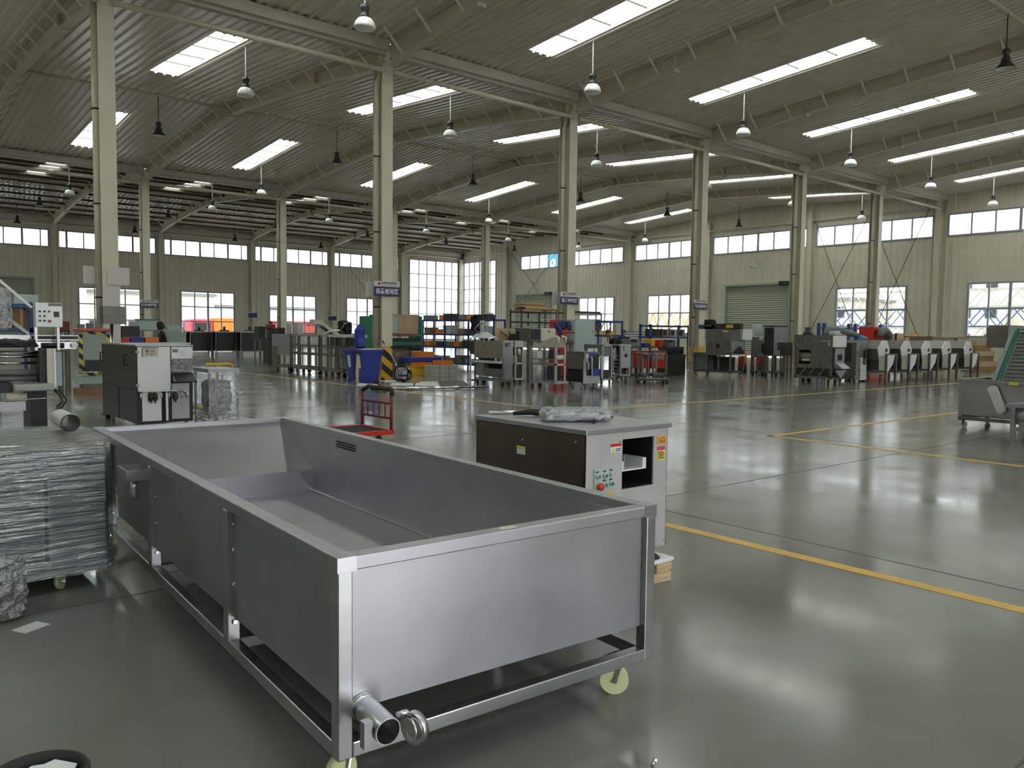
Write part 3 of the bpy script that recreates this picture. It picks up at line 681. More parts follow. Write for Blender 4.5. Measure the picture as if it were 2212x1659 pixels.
# things lying on top of it
TZ = ct
pc = bpy.data.meshes.new('parcel')
def blob(name, m, nx, ny, nz, dims, amp, seed, loc, rz, label, cat, parent=None, lvl=1):
    """soft crumpled pack: a rounded box with ruffled skin"""
    rnd = random.Random(seed); mb = MB(); idx = {}
    def P(i, j, k):
        key = (i, j, k)
        if key not in idx:
            u, v, w_ = i/nx*2-1, j/ny*2-1, k/nz*2-1
            q = Vector((u, v, w_)); r = max(abs(u), abs(v), abs(w_)); l = q.length; q = q*(r/l*.42+.58) if l else q
            e = 1 if r > .99 else 0
            idx[key] = len(mb.v); mb.v.append((q.x*dims[0]/2+rnd.uniform(-amp, amp), q.y*dims[1]/2+rnd.uniform(-amp, amp), max(0.001, dims[2]/2+q.z*dims[2]/2+(rnd.uniform(-amp, amp) if k > 0 else 0))))
        return idx[key]
    for i in range(nx):
        for j in range(ny): mb.f += [(P(i,j,0), P(i,j+1,0), P(i+1,j+1,0), P(i+1,j,0)), (P(i,j,nz), P(i+1,j,nz), P(i+1,j+1,nz), P(i,j+1,nz))]
    for i in range(nx):
        for k in range(nz): mb.f += [(P(i,0,k), P(i+1,0,k), P(i+1,0,k+1), P(i,0,k+1)), (P(i,ny,k), P(i,ny,k+1), P(i+1,ny,k+1), P(i+1,ny,k))]
    for j in range(ny):
        for k in range(nz): mb.f += [(P(0,j,k), P(0,j,k+1), P(0,j+1,k+1), P(0,j+1,k)), (P(nx,j,k), P(nx,j+1,k), P(nx,j+1,k+1), P(nx,j,k+1))]
    mb.smooth = [False]*len(mb.f)
    o = mb.build(name, m, parent, loc, (0,0,rz))
    if label: tag(o, label, cat)
    return o
pt = thing('wrapped_parcel', 'crumpled clear plastic parcel on top of the slicing machine', 'parcel', (cut.location.x+.30, cut.location.y+.40, TZ), -.55)
blob('bag', 'bag', 16, 8, 4, (.46, .20, .085), .007, 3, (0, 0, 0), 0, None, None, pt)
MB().box(-.17, -.07, .012, .15, .07, .045).build('metal_part', 'steelmatt', pt)
tag(MB().box(-.09, -.30, 0, .09, .30, .008).build('black_plate', 'black', loc=(cut.location.x+.50, cut.location.y+.50, TZ), rot=(0,0,-.9)), 'flat black plate lying under the plastic parcel', 'plate')
tag(MB().cyl((-.24,0,.012), (.30,0,.012), .012, n=10).build('steel_rod', 'chrome', loc=(cut.location.x+.30, cut.location.y+.92, TZ), rot=(0,0,-.25)), 'bright steel rod on the back of the slicing machine', 'rod')
tag(MB().tube([(.0,0,.02),(.12,.02,.028),(.28,-.02,.02),(.46,.01,.018)], [.012,.02,.022,.016], 8).build('rubber_strip', 'rubber', loc=(cut.location.x+.13, cut.location.y+.80, TZ), rot=(0,0,-.5)), 'thick black rubber strip on the slicing machine left of parcel', 'strip')
tag(MB().tube([(0,0,.012),(.06,.03,.03),(.14,.01,.055),(.2,-.03,.03),(.27,.01,.012),(.40,-.05,.010)], .010, 6).build('black_cable', 'rubber', loc=(cut.location.x+.30, cut.location.y+.78, TZ), rot=(0,0,-.7)), 'looped black cable behind the plastic parcel', 'cable')
tag(MB().tube([(0,0,.006),(.2,.03,.006),(.42,-.01,.006)], .006, 6).build('power_cable', 'rubber', loc=(cut.location.x+.26, cut.location.y+.20, TZ), rot=(0,0,.5)), 'thin black cord in front of the plastic parcel', 'cord')

# ---- film-wrapped cabinet at the left
wc = thing('wrapped_cabinet', 'steel cabinet on casters wrapped in stretch film beside the tank', 'cabinet', (.20, 5.25, 0))
MB().box(.0, .0, .10, 1.02, .90, .835).build('cabinet_body', mat('cabinet_blue_grey', (.15,.20,.21), .35, .5), wc, bevel=.006)
MB().box(-.012, -.012, .835, 1.032, .912, .870).build('cabinet_top', mat('dusty_board', (.36,.33,.27), .6), wc, bevel=.004)
MB().box(.05, -.008, .20, .68, 0, .66).build('cabinet_door', mat('cabinet_door_grey', (.13,.18,.19), .35, .5), wc)
MB().box(.68, -.006, .18, .70, 0, .68).build('door_gap', 'void', wc)
film = MB(); rnd = random.Random(5); nseg, nz = 28, 16
def film_pt(t, k):
    per = [(-.035,-.035), (1.055,-.035), (1.055,.935), (-.035,.935), (-.035,-.035)]; L = [1.09, .97, 1.09, .97]; s_ = t*sum(L)
    for i, l in enumerate(L):
        if s_ <= l+1e-9: a, b = per[i], per[i+1]; q = s_/l; break
        s_ -= l
    x, y = a[0]+(b[0]-a[0])*q, a[1]+(b[1]-a[1])*q; cx, cy = .51, .45; z = .10+.785*k/nz
    j = rnd.uniform(-.006, .006); d = math.hypot(x-cx, y-cy); return (x+(x-cx)/d*j, y+(y-cy)/d*j, z+rnd.uniform(-.008,.008))
gridp = [[film_pt(i/nseg, k) for k in range(nz+1)] for i in range(nseg)]
for i in range(nseg):
    for k in range(nz): film.f.append(tuple(len(film.v)+q for q in range(4))); film.v += [gridp[i][k], gridp[(i+1)%nseg][k], gridp[(i+1)%nseg][k+1], gridp[i][k+1]]; film.smooth.append(True)
nx, ny = 10, 8; top = [[(-.035+1.09*i/nx, -.035+.97*j/ny, .883+rnd.uniform(-.005,.007)) for j in range(ny+1)] for i in range(nx+1)]
for i in range(nx):
    for j in range(ny): film.f.append(tuple(len(film.v)+q for q in range(4))); film.v += [top[i][j], top[i+1][j], top[i+1][j+1], top[i][j+1]]; film.smooth.append(False)
film.build('stretch_film', 'film', wc)
for x, y in ((.78, .10), (.12, .10), (.90, .80), (.12, .80)): caster(wc, x, y, .10, .045, 'wheel', ang=.9, plate=.04)
a, b = G(118, 895, .955), G(152, 914, .955); pp = thing('grey_pipe', 'short grey plastic pipe lying on the wrapped cabinet', 'pipe', (b.x, b.y, .898)); a = (a-b); a.z = .0; a = a.normalized()*.40 + Vector((0, 0, .057)); b = Vector((0, 0, .057))
MB().cyl(a, b, .055, n=24, cap=False).build('pipe_wall', 'pvc', pp); MB().cyl(a, b, .050, n=24, cap=False).build('pipe_bore', 'greymetal', pp)
blob('plastic_bag', 'bag', 6, 6, 8, (.20, .20, .34), .02, 9, (.62, 4.95, .0), .3, 'crumpled clear plastic bag hanging by the wrapped cabinet foot', 'bag')
tag(MB().box(-.07,-.05,0,.07,.05,.004).build('paper_scrap', 'paper', loc=(.72, 4.72, .0), rot=(0,0,.5)), 'white paper scrap on the floor by the plastic bag', 'paper')

# ---- black tub with papers at the lower left corner
tp = G(80, 1670, .30)
tb = thing('black_tub', 'round black rubber tub holding white paper, cut by the lower left corner', 'tub', (tp.x, tp.y, 0))
MB().lathe([(0,.01),(.10,.01),(.112,.28),(.120,.298),(.130,.30),(.135,.292),(.130,.275),(.122,.27),(.105,.0),(0,0)], n=36).build('tub_wall', 'rubber', tb)
MB().prism([(-.09,-.06),(.05,-.10),(.105,.02),(.06,.085),(.03,.075),(.0,.085),(-.09,.02)], 'z', .278, .284).build('paper_sheet', 'paper', tb)
bp = G(1408, 1656)
bo = thing('loose_bolt', 'small steel bolt standing on the floor at the bottom edge', 'bolt', (bp.x, bp.y, 0))
MB().cyl((0,0,0), (.012,.0,.018), .006, n=8).build('bolt_shank', 'chrome', bo); MB().cyl((.012,0,.018), (.016,0,.026), .010, n=6).build('bolt_head', 'chrome', bo)

# ---- tall cabinet machine with the maker's plate
X5 = Box3(217, 297, 415, 932); xw, xd = X5.w, 2.05; XT = X5.h(745)
xb = thing('dicing_machine', 'tall pale steel machine with beige name plate and air regulators', 'machine', X5.loc)
MB().box(0, 0, .11, xw, xd, XT-.02).build('cabinet', mat('shaded_brown_sheet', (.022,.020,.017), .38, .1), xb)  # near-black: shade of the left side put into the sheet colour
MB().box(-.01, -.012, XT-.02, xw+.01, xd+.01, XT).build('lid', 'steel', xb)
hx = .60*xw
zs = lambda y: X5.h(y)
MB().box(.012, -.025, zs(846), hx-.01, -.001, XT-.03).build('front_door', 'whitem', xb, bevel=.003)  # whiter than the steel: light on the front put into the colour
MB().box(hx+.005, -.03, zs(776), xw-.005, -.001, XT-.03).build('upper_panel', 'whitem', xb)
bolts(xb, [(hx+.02+(xw-hx-.04)*k/3, -.03, z) for k in range(4) for z in (XT-.045, zs(776)+.012, zs(781))], .006, m='darksteel')
MB().box(hx+.02, -.034, XT-.115, hx+.10, -.03, XT-.065).build('model_plate', 'greymetal', xb)
for k in range(5): sticker(xb, hx+.115+.004*(k%2), XT-.17+.018*k, hx+.225-.01*(k%3), XT-.164+.018*k, 'lightgrey', 'print_line', -.032)
iw = MB(); rw = random.Random(78); gi = [[(hx+.006+(xw-hx-.012)*i/14, -.012+rw.uniform(-.010, .008), zs(807)+(zs(777)-zs(807))*k/8) for k in range(9)] for i in range(15)]
for i in range(14):
    for k in range(8): iw.quad(gi[i][k], gi[i+1][k], gi[i+1][k+1]); iw.quad(gi[i][k], gi[i+1][k+1], gi[i][k+1])
iw.build('inspection_window', 'bag', xb); MB().box(hx+.005, -.001, zs(807), xw-.005, .004, zs(777)).build('window_backing', 'darksteel', xb)
MB().prism([(-.005, zs(808)), (-.20, zs(825)), (-.195, zs(827)), (-.001, zs(812))], 'x', hx+.02, xw+.0).build('outlet_chute', 'darksteel', xb)
MB().prism([(0, zs(808)), (-.20, zs(825)), (0, zs(826))], 'x', xw-.004, xw+.002).build('chute_side', 'steel', xb); MB().prism([(0, zs(808)), (-.20, zs(825)), (0, zs(826))], 'x', hx+.014, hx+.02).build('chute_side', 'steel', xb)
MB().box(hx+.005, -.02, zs(909), xw-.06, -.001, zs(830)).build('lower_panel', 'steelmatt', xb)
MB().box(.07, -.02, zs(911), .42*xw, -.001, zs(848)).build('lower_door', 'whitem', xb)
MB().box(.43*xw, -.015, zs(909), .48*xw, -.001, zs(848)).build('dark_gap', 'void', xb); MB().box(.49*xw, -.05, zs(911), .53*xw, -.02, zs(850)).build('white_upright', 'whitem', xb)
pl_ = MB().box(.085, -.032, zs(771), .085+.225, -.025, zs(752)).build('name_plate', 'cream', xb)
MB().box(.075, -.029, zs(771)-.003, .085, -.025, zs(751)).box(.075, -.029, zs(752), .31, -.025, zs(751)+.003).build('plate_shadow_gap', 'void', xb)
pc_z = (zs(771)+zs(752))/2
MB().box(.125, -.034, pc_z+.004, .165, -.032, pc_z+.05).build('emblem', 'textdark', pl_)
MB().prism([(.13, pc_z+.044), (.15, pc_z+.044), (.136, pc_z+.03)], 'y', -.036, -.034).build('emblem_notch', 'cream', pl_); MB().prism([(.142, pc_z+.026), (.155, pc_z+.036), (.15, pc_z+.016), (.142, pc_z+.012)], 'y', -.036, -.034).build('emblem_notch', 'cream', pl_)
text('XINBO', .034, 'textdark', pl_, (.222, -.034, pc_z+.017), FACE_NY, bold=.0008, width=.085)
text('鑫博智科', .036, 'card', pl_, (.195, -.034, pc_z-.028), FACE_NY, bold=.0008, width=.14)
sticker(pl_, .175, pc_z+.044, .26, pc_z+.049, 'textdark', 'print_line', -.034)
for z in (zs(760), zs(832)):
    h_ = MB().box(-.02, -.045, z-.014, .03, -.024, z+.014).build('door_latch', 'chrome', xb)
for y in (.45, 1.9): MB().tube([(-.002, y, zs(790)), (-.06, y, zs(790)), (-.06, y, zs(768)), (-.002, y, zs(768))], .011, 8).build('door_handle', 'black', xb)
MB().box(-.006, .02, .62, -.001, xd-.02, .628).box(-.006, 1.0, .13, -.001, 1.012, .62).build('panel_joint', 'void', xb)
ra = MB().tube([(.02, -.02, zs(846)), (.02, -.06, zs(846)), (xw*.8, -.06, zs(846)), (xw*.86, -.05, zs(850)), (xw*.87, -.05, zs(862))], .012, 8).build('air_pipe', 'chrome', xb)
for k, (fx, m) in enumerate(((.22, 'black'), (.30, 'darksteel'), (.66, 'darksteel'))):
    rg = MB().lathe([(0,0),(.02,-.005),(.035,-.02),(.038,-.09),(.025,-.12),(.008,-.13),(.008,-.16),(0,-.16)], (xw*fx, -.06, zs(849)), 12).build('air_regulator', m, xb)
    MB().cyl((xw*fx, -.06, zs(849)), (xw*fx, -.06, zs(849)+.02), .022, n=10).build('regulator_knob', 'brass', rg)
for fx in (.05, .41, .55, .78, .87):
    v = MB().cyl((xw*fx, -.06, zs(849)), (xw*fx, -.06, zs(862)), .010, n=8).build('ball_valve', 'chrome', xb); MB().box(xw*fx-.02, -.075, zs(857)-.006, xw*fx+.02, -.068, zs(857)+.006).build('valve_lever', 'steel', v)
for x, y in ((.07, .10), (xw-.07, .1), (.07, xd-.1), (xw-.07, xd-.1)): caster(xb, x, y, .11, .045, 'black', ang=.4, plate=.045)
# box on a pole standing at the column beyond it
cbp = onY(242, 740, X5.N.y+2.9)
cb = thing('control_box', 'grey-brown steel control box on a chrome pole at the left column', 'control box', (cbp.x, cbp.y, 0))
zt, zb_ = zat(242, 662, cbp), zat(242, 700, cbp)
MB().box(-.17, -.12, zb_, .22, .12, zt).build('box_body', 'dull', cb, bevel=.005); MB().cyl((0, 0, .02), (0, 0, zb_), .03, n=10).build('pole', 'chrome', cb); MB().lathe([(0,0),(.2,0),(.2,.02),(0,.025)], n=16).build('pole_base', 'darksteel', cb)

# ---- small film-wrapped frame beside it
W6 = Box3(416, 452, 515, 907); wf_ = thing('wrapped_stand', 'low steel stand wrapped in clear film right of the tall machine', 'stand', W6.loc)
ww, wd, wh_ = W6.w, .75, W6.h(803)
mb = MB()
for x, y in ((0,0), (ww-.035,0), (0,wd-.035), (ww-.035,wd-.035)): mb.box(x, y, .0, x+.035, y+.035, wh_-.02)
mb.box(0, 0, .03, ww, .03, .06).box(0, wd-.03, .03, ww, wd, .06).box(0, 0, .03, .03, wd, .06).box(ww-.03, 0, .03, ww, wd, .06)
mb.build('stand_frame', 'steel2', wf_); MB().box(-.01, -.01, wh_-.02, ww+.01, wd+.01, wh_+.045).build('stand_top', 'steelmatt', wf_)
fm = MB(); rw = random.Random(77); nx_, nz_ = 16, 14
gp_ = [[(-.012+(ww+.024)*i/nx_, -.022+rw.uniform(-.016, .016), .03+(wh_-.06)*k/nz_+rw.uniform(-.01, .01)) for k in range(nz_+1)] for i in range(nx_+1)]
gq_ = [[(-.022+rw.uniform(-.012, .012), -.01+(wd+.02)*i/nx_, .06+(wh_-.10)*k/nz_) for k in range(nz_+1)] for i in range(nx_+1)]
for gg in (gp_, gq_):
    for i in range(nx_):
        for k in range(nz_): fm.quad(gg[i][k], gg[i+1][k], gg[i+1][k+1]); fm.quad(gg[i][k], gg[i+1][k+1], gg[i][k+1])
fm.build('film_wrap', 'bag', wf_)
blob('packed_part', 'steelmatt', 5, 5, 7, (ww*.8, wd*.7, wh_*.75), .02, 4, (ww/2, wd/2, .06), 0, None, None, wf_)
MB().box(ww, .1, wh_*.52, ww+.10, .13, wh_*.52+.03).build('side_tube', 'whitem', wf_)
pjp = onY(470, 800, W6.N.y+1.1)
pj = thing('pallet_truck', 'yellow pallet truck handle showing behind the wrapped stand', 'pallet truck', (pjp.x, pjp.y, 0))
zt = zat(470, 787, pjp)
MB().tube([(-.22, 0, zt-.02), (-.2, 0, zt), (.22, 0, zt), (.28, 0, zt-.02), (.28, 0, zt-.10)], .025, 8).build('handle_loop', 'yellowp', pj); MB().bar((0, 0, zt-.02), (0, .1, .12), .05).build('draw_bar', 'yellowp', pj); MB().box(-.26, .1, .04, .26, .9, .10).build('forks', 'yellowp', pj)

# ---- red flat trolley
rp = G(845, 958); ty = onX(783, 720, rp.x).y - rp.y
tr = thing('flat_trolley', 'red flat trolley with black grip standing behind the tank', 'trolley', (rp.x, rp.y, 0))
tl = 1.15; hz = zat(843, 850, rp); zt2 = hz
for y in (0, ty): MB().cyl((0, y, .16), (0, y, zt2), .022, n=10).build('handle_post', 'darkred', tr)
MB().tube([(0, -.005, zt2-.03), (.01, -.005, zt2+.01), (.03, .04, zt2+.05), (.03, ty-.12, zt2+.06), (.0, ty, zt2)], .032, 10).build('grip', 'rubber', tr)
MB().box(-.015, 0, zt2-.16, .015, ty, zt2-.13).build('cross_bar', 'darkred', tr); MB().box(-.015, 0, .33, .015, ty, .36).build('cross_bar', 'darkred', tr)
for k in range(1, 5): MB().cyl((0, ty*k/5, .34), (0, ty*k/5, zt2-.14), .011, n=6).build('spindle', 'darkred', tr)
rect_ring(MB(), -tl, -.03, .03, ty+.03, .13, .19, .05).build('bed_frame', 'red', tr)
for k in range(7): MB().box(-tl+.05, .05+k*(ty-.1)/7, .165, -.02, .05+k*(ty-.1)/7+.07, .185).build('bed_slat', 'rubber', tr)
for x in (-tl+.15, -.15):
    for y in (.06, ty-.06): caster(tr, x, y, .13, .055, 'black', ang=.2)

# ---- conveyor tank at the right edge: its long side faces left, the far end shows
O = G(2080, 922); rc = thing('conveyor_tank', 'grey wheeled tank with inclined belt conveyor at the right edge', 'conveyor', (O.x-.05, O.y+.05, 0)); zr_ = lambda y: zat(2078, y, O)
rz1, rz0 = zr_(818), zr_(905); RL, RWd = 2.9, 1.15
part_ = lambda name, m, *bs, **k: [None for mb in [MB()] for _ in [[mb.box(*q) for q in bs]] for _ in [mb.build(name, m, rc, **k)]]
part_('tank_side', 'steelmatt', (.03, -RL, rz0+.06, .04, 0, rz1-.04)); part_('tank_end', 'steelmatt', (.03, -.02, rz0+.06, RWd, -.01, rz1-.04), (RWd-.01, -RL, rz0+.06, RWd, 0, rz1-.04), (.03, -RL, rz0+.06, RWd, -RL+.01, rz1-.04)); part_('tank_floor', 'steelmatt', (.03, -RL, rz0+.06, RWd, 0, rz0+.075))
rect_ring(MB(), -.02, -RL, RWd+.02, .03, rz1-.045, rz1, .055).build('rim_tube', 'steel', rc); rect_ring(MB(), -.01, -RL, RWd+.01, .02, rz0-.01, rz0+.05, .05).build('base_rail', 'dull', rc)
for x, y in ((-.005, -.03), (-.005, -RL), (RWd-.04, -.03), (RWd-.04, -RL)): part_('corner_post', 'steel', (x, y, rz0+.05, x+.05, y+.05, rz1-.045))
part_('side_post', 'steel', (-.005, -1.05, rz0+.05, .045, -1.0, rz1-.045))
for x, y in ((.04, -.05), (.04, -1.0), (.04, -2.0), (RWd-.06, -.05)): caster(rc, x, y, rz0-.01, .05, 'wheelgrey', ang=1.4)
Yc_ = onX(2150, 824, rc.location.x+.32).y; A = onY(2150, 824, Yc_)-Vector(rc.location); Bq = onY(2192, 716, Yc_)-Vector(rc.location); yA = A.y; dx, dz = Bq.x-A.x, Bq.z-A.z; bwid = 1.5; e_ = Vector((dx, 0, dz)).normalized(); nn = Vector((-e_.z, 0, e_.x))
def belt_pt(s_, y, off): q = A + e_*s_ + nn*off; return (q.x, y, q.z)
Lb = math.hypot(dx, dz)
mb = MB(); mb.quad(belt_pt(-.22, yA, 0), belt_pt(-.22, yA-bwid, 0), belt_pt(Lb, yA-bwid, 0), belt_pt(Lb, yA, 0)); mb.quad(belt_pt(-.22, yA, -.1), belt_pt(-.22, yA-bwid, -.1), belt_pt(Lb, yA-bwid, -.1), belt_pt(Lb, yA, -.1)); mb.quad(belt_pt(Lb, yA, 0), belt_pt(Lb, yA-bwid, 0), belt_pt(Lb, yA-bwid, -.1), belt_pt(Lb, yA, -.1)); mb.build('belt_surface', 'belt', rc)
for k in range(16):
    s_ = -.15+(Lb+.1)*k/15; MB().bar(belt_pt(s_, yA-.12, .012), belt_pt(s_, yA-bwid, .012), .02, .03).build('belt_cleat', 'dull', rc)
for y, m in ((yA+.02, 'pale'), (yA-bwid, 'pale')):
    mb = MB(); P_ = [belt_pt(-.25, y, -.15), belt_pt(Lb, y, -.15), belt_pt(Lb, y, .10), belt_pt(-.25, y, .10)]; Q_ = [(p[0], p[1]-.06, p[2]) for p in P_]; mb.v = P_+Q_; mb.f = [(0,1,2,3), (7,6,5,4), (0,4,5,1), (1,5,6,2), (2,6,7,3), (3,7,4,0)]; mb.smooth = [False]*6; mb.build('side_guard', mat('pale_blue_steel', (.36,.44,.47), .35, .5), rc)
MB().bar(belt_pt(-.22, yA-.07, .06), belt_pt(Lb, yA-.07, .06), .03, .05).build('green_edging', 'green', rc); MB().bar(belt_pt(Lb, yA-.07, .04), belt_pt(Lb, yA-bwid, .04), .05, .03).build('green_edging', 'green', rc)
MB().cyl(belt_pt(Lb, yA-.05, -.05), belt_pt(Lb, yA-bwid+.05, -.05), .06, n=14).build('head_roller', 'chrome', rc)
hq = onY(2170, 712, Yc_+.25)-Vector(rc.location); MB().prism([(hq.x-.12, hq.z-.33), (hq.x-.12, hq.z+.02), (hq.x-.05, hq.z+.08), (hq.x+.9, hq.z+.08), (hq.x+.9, hq.z-.1), (hq.x+.1, hq.z-.33)], 'y', hq.y-.1, hq.y+.25).build('head_cover', 'dull', rc)
MB().bar((hq.x+.3, hq.y, hq.z-.2), (RWd-.03, hq.y-.05, rz1-.02), .06).build('head_prop', 'dull', rc)
sq = lambda px_, y: onX(px_, y, rc.location.x-.06)-Vector(rc.location)
q = sq(2188, 829); part_('yellow_tag', 'limey', (-.035, q.y-.07, q.z-.025, -.021, q.y+.07, q.z+.025))
g0, g1 = sq(2146, 842), sq(2164, 886); MB().bar((-.08, g0.y, g0.z), (-.08, g1.y, g1.z), .10, .13).cyl((-.14, g0.y, g0.z), (-.02, g0.y, g0.z), .07, n=16).cyl((-.14, g1.y, g1.z), (-.02, g1.y, g1.z), .06, n=16).build('belt_guard', 'pvc', rc)
for px_, yy in ((2186, 962), (2205, 945)):
    q = G(px_, yy)-Vector(rc.location); part_('stand_leg', 'steelmatt', (q.x-.03, q.y-.03, 0, q.x+.03, q.y+.03, .56))
q = G(2186, 962)-Vector(rc.location); part_('motor_bracket', 'steelmatt', (q.x-.05, q.y-.5, .56, -.0, q.y+.12, .60)); part_('stand_rail', 'steelmatt', (q.x-.02, q.y-.5, .22, q.x+.02, q.y, .27)); MB().cyl((q.x+.12, q.y-.02, .44), (q.x+.12, q.y-.5, .44), .10, n=16).build('gear_motor', 'pvc', rc)

# ================================================================ THE WORKSHOP FURTHER BACK
def AD(px, D):                            # plan point under a pixel column at camera depth D
    d = ray(px, 722); return Vector((d.x, d.y, 0))*(D/(_fw.x*d.x+_fw.y*d.y))*math.hypot(_fw.x, _fw.y)
def B(xl, xm, xr, yb=None, D=None): return Box3(xl, xm, xr, yb, AD(xm, D) if D else None)
def part(t, name, m, *boxes, **k):
    mb = MB()
    for b in boxes: mb.box(*b)
    return mb.build(name, m, t, **k)
def legs(t, w, d, z0, z1, s=.04, m='dull', name='leg', x0=0, y0=0):
    for x, y in ((0,0), (w-s,0), (0,d-s), (w-s,d-s)): part(t, name, m, (x0+x, y0+y, z0, x0+x+s, y0+y+s, z1))
def ring(t, w, d, z, s=.04, m='dull', name='rail', x0=0, y0=0): rect_ring(MB(), x0, y0, x0+w, y0+d, z-s/2, z+s/2, s).build(name, m, t)
def wheels4(t, w, d, z, r=.055, m='black', ins=.06):
    for k, (x, y) in enumerate(((ins,ins), (w-ins,ins), (ins,d-ins), (w-ins,d-ins))): caster(t, x, y, z, r, m, ang=.3+.5*k, plate=.04)
def machine(bx, name, label, cat='machine'): return thing(name, label, cat, bx.loc)

# ---------- centre: steel machines waiting for inspection
b = B(1025, 1086, 1108, 836); t = machine(b, 'mixing_machine', 'long brown-sided steel machine with pale end panel and side hopper, right of crates'); h = b.h
part(t, 'side_sheet', 'brownsteel', (0, .02, h(775), .02, b.d, h(737)), (.02, b.d-.02, h(775), b.w, b.d, h(737)), (b.w-.02, .02, h(775), b.w, b.d, h(737)))  # darker than the end panel: this side's shade is in the colour
part(t, 'end_panel', 'steelmatt', (0, -.01, h(820), b.w, .02, h(736)))
e_ = part(t, 'emblem', 'textdark', (b.w*.15, -.016, h(749), b.w*.42, -.01, h(741))); text('鑫博', .13, 'textdark', e_, (b.w*.66, -.014, h(745)), FACE_NY, bold=.003, width=b.w*.38)
part(t, 'work_shelf', 'lightgrey', (-.06, .02, h(786), b.w, b.d, h(781)))
part(t, 'lower_box', 'dull', (-.02, .05, h(815), b.w*.9, b.d*.62, h(798))); part(t, 'rear_tank', 'greymetal', (0, b.d*.66, h(814), b.w, b.d, h(787)))
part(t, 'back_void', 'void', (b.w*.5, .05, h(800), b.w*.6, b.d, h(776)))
for y in (.25, .55, .8): MB().lathe([(0,0),(.06,0),(.06,.22),(.02,.26),(0,.26)], (.12, b.d*y*.6, h(781)), 10).build('air_filter', 'white' if y < .7 else 'rubber', t)
MB().prism([(0, h(769)), (.22, h(767)), (.34, h(739)), (0, h(739))], 'x', .0, b.w).build('hopper', 'darksteel', t, loc=(0, b.d, 0))
ring(t, b.w, b.d, h(823), .06, 'greymetal', 'base_rail'); legs(t, b.w, b.d, h(823), h(781), .05, 'steel'); wheels4(t, b.w, b.d, h(824), .07)
b = B(1106, 1112, 1131, 829); t = machine(b, 'filling_machine', 'small steel machine with white bottle in dark bay beside the mixing machine'); h = b.h
b.d = .8
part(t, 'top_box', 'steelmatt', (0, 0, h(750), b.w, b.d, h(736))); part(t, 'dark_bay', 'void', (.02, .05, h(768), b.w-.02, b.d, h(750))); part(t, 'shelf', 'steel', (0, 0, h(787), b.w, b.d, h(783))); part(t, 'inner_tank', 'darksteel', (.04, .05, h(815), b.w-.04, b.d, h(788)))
MB().lathe([(0,0),(.07,0),(.07,.16),(.03,.2),(0,.2)], (b.w*.5, .03, h(767)), 12).build('white_bottle', 'white', t); legs(t, b.w, b.d, h(818), h(750), .04, 'steel'); ring(t, b.w, b.d, h(819), .05, 'steel', 'base_rail'); wheels4(t, b.w, b.d, h(819), .06)
b = B(1145, 1199, 1223, 843); t = machine(b, 'hopper_cart', 'steel frame machine with wedge-shaped canvas-grey hopper on casters'); h = b.h
mb = MB(); z0, z1 = h(751), h(729); mb.v = [(0,0,z0),(b.w,0,z0),(b.w,b.d,z0),(0,b.d,z0),(b.w*.25,b.d*.02,z1),(b.w*.95,b.d*.02,z1),(b.w*.95,b.d*.22,z1),(b.w*.25,b.d*.22,z1)]
mb.f = [(3,2,1,0),(4,5,6,7),(0,1,5,4),(1,2,6,5),(2,3,7,6),(3,0,4,7)]; mb.smooth = [False]*6; mb.build('hopper', mat('dusty_hopper', (.36,.33,.26), .6, .2), t)
legs(t, b.w, b.d, h(826), z0, .06, 'steel'); part(t, 'middle_leg', 'steel', (0, b.d*.45, h(826), .05, b.d*.45+.05, z0)); ring(t, b.w, b.d, h(788), .05, 'steel', 'shelf_rail'); ring(t, b.w+.1, b.d, h(827), .07, 'steelmatt', 'base_rail')
part(t, 'shelf', 'dull', (.02, .02, h(778), b.w-.02, b.d*.9, h(776))); part(t, 'white_block', 'white', (.05, b.d*.55, h(776), .25, b.d*.75, h(760))); part(t, 'control_gear', 'darksteel', (.1, b.d*.1, h(776), b.w*.7, b.d*.38, h(757)))
part(t, 'black_tank', 'black', (.08, b.d*.1, h(822), b.w*.8, b.d*.38, h(793))); MB().cyl((b.w*.4, b.d*.65, h(824)), (b.w*.4, b.d*.65, h(790)), .16, n=16).build('cylinder', 'lightgrey', t); wheels4(t, b.w, b.d, h(829), .065, 'darkred')
for k in (0, 1): MB().tube([(b.w*(.2+.7*k), -.02, h(740)), (b.w*(.2+.7*k), -.03, h(729)), (b.w*(.15+.6*k), .08, h(726))], .03, 8).build('handle', 'white', t)
for k in (0, 1): MB().lathe([(0,0),(.07,0),(.07,.12),(0,.12)], (b.w*(.3+.3*k), .02, h(777)), 10).build('white_valve', 'white', t)
b = B(1225, 1259, 1297, 841); t = machine(b, 'tumbling_machine', 'brown-sided box machine with blue drawer and blue lid on casters'); h = b.h
part(t, 'side_sheet', 'brownsteel', (0, 0, h(798), .02, b.d, h(764))); part(t, 'casing', 'darksteel', (.02, .02, h(826), b.w-.02, b.d, h(798))); part(t, 'end_sheet', 'steelmatt', (0, -.01, h(829), b.w, .02, h(812))); part(t, 'post', 'steelmatt', (0, -.01, h(812), b.w*.18, .02, h(764)))  # brown side against pale end sheet: shade and light set by colour
part(t, 'dark_bay', 'darksteel', (b.w*.18, .03, h(812), b.w, .06, h(766))); part(t, 'blue_drawer', 'blue', (b.w*.45, -.06, h(813), b.w*.98, .02, h(798))); part(t, 'blue_lid', 'blue', (b.w*.22, -.08, h(770), b.w*.68, .14, h(763)))
part(t, 'top_tray', 'dull', (0, 0, h(764), b.w, b.d, h(760)))
for x in (.40, .98): MB().tube([(b.w*x, -.08, h(816)), (b.w*x, -.08, h(775)), (b.w*(x-.04), -.06, h(768))], .018, 8).build('white_handle', 'white', t)
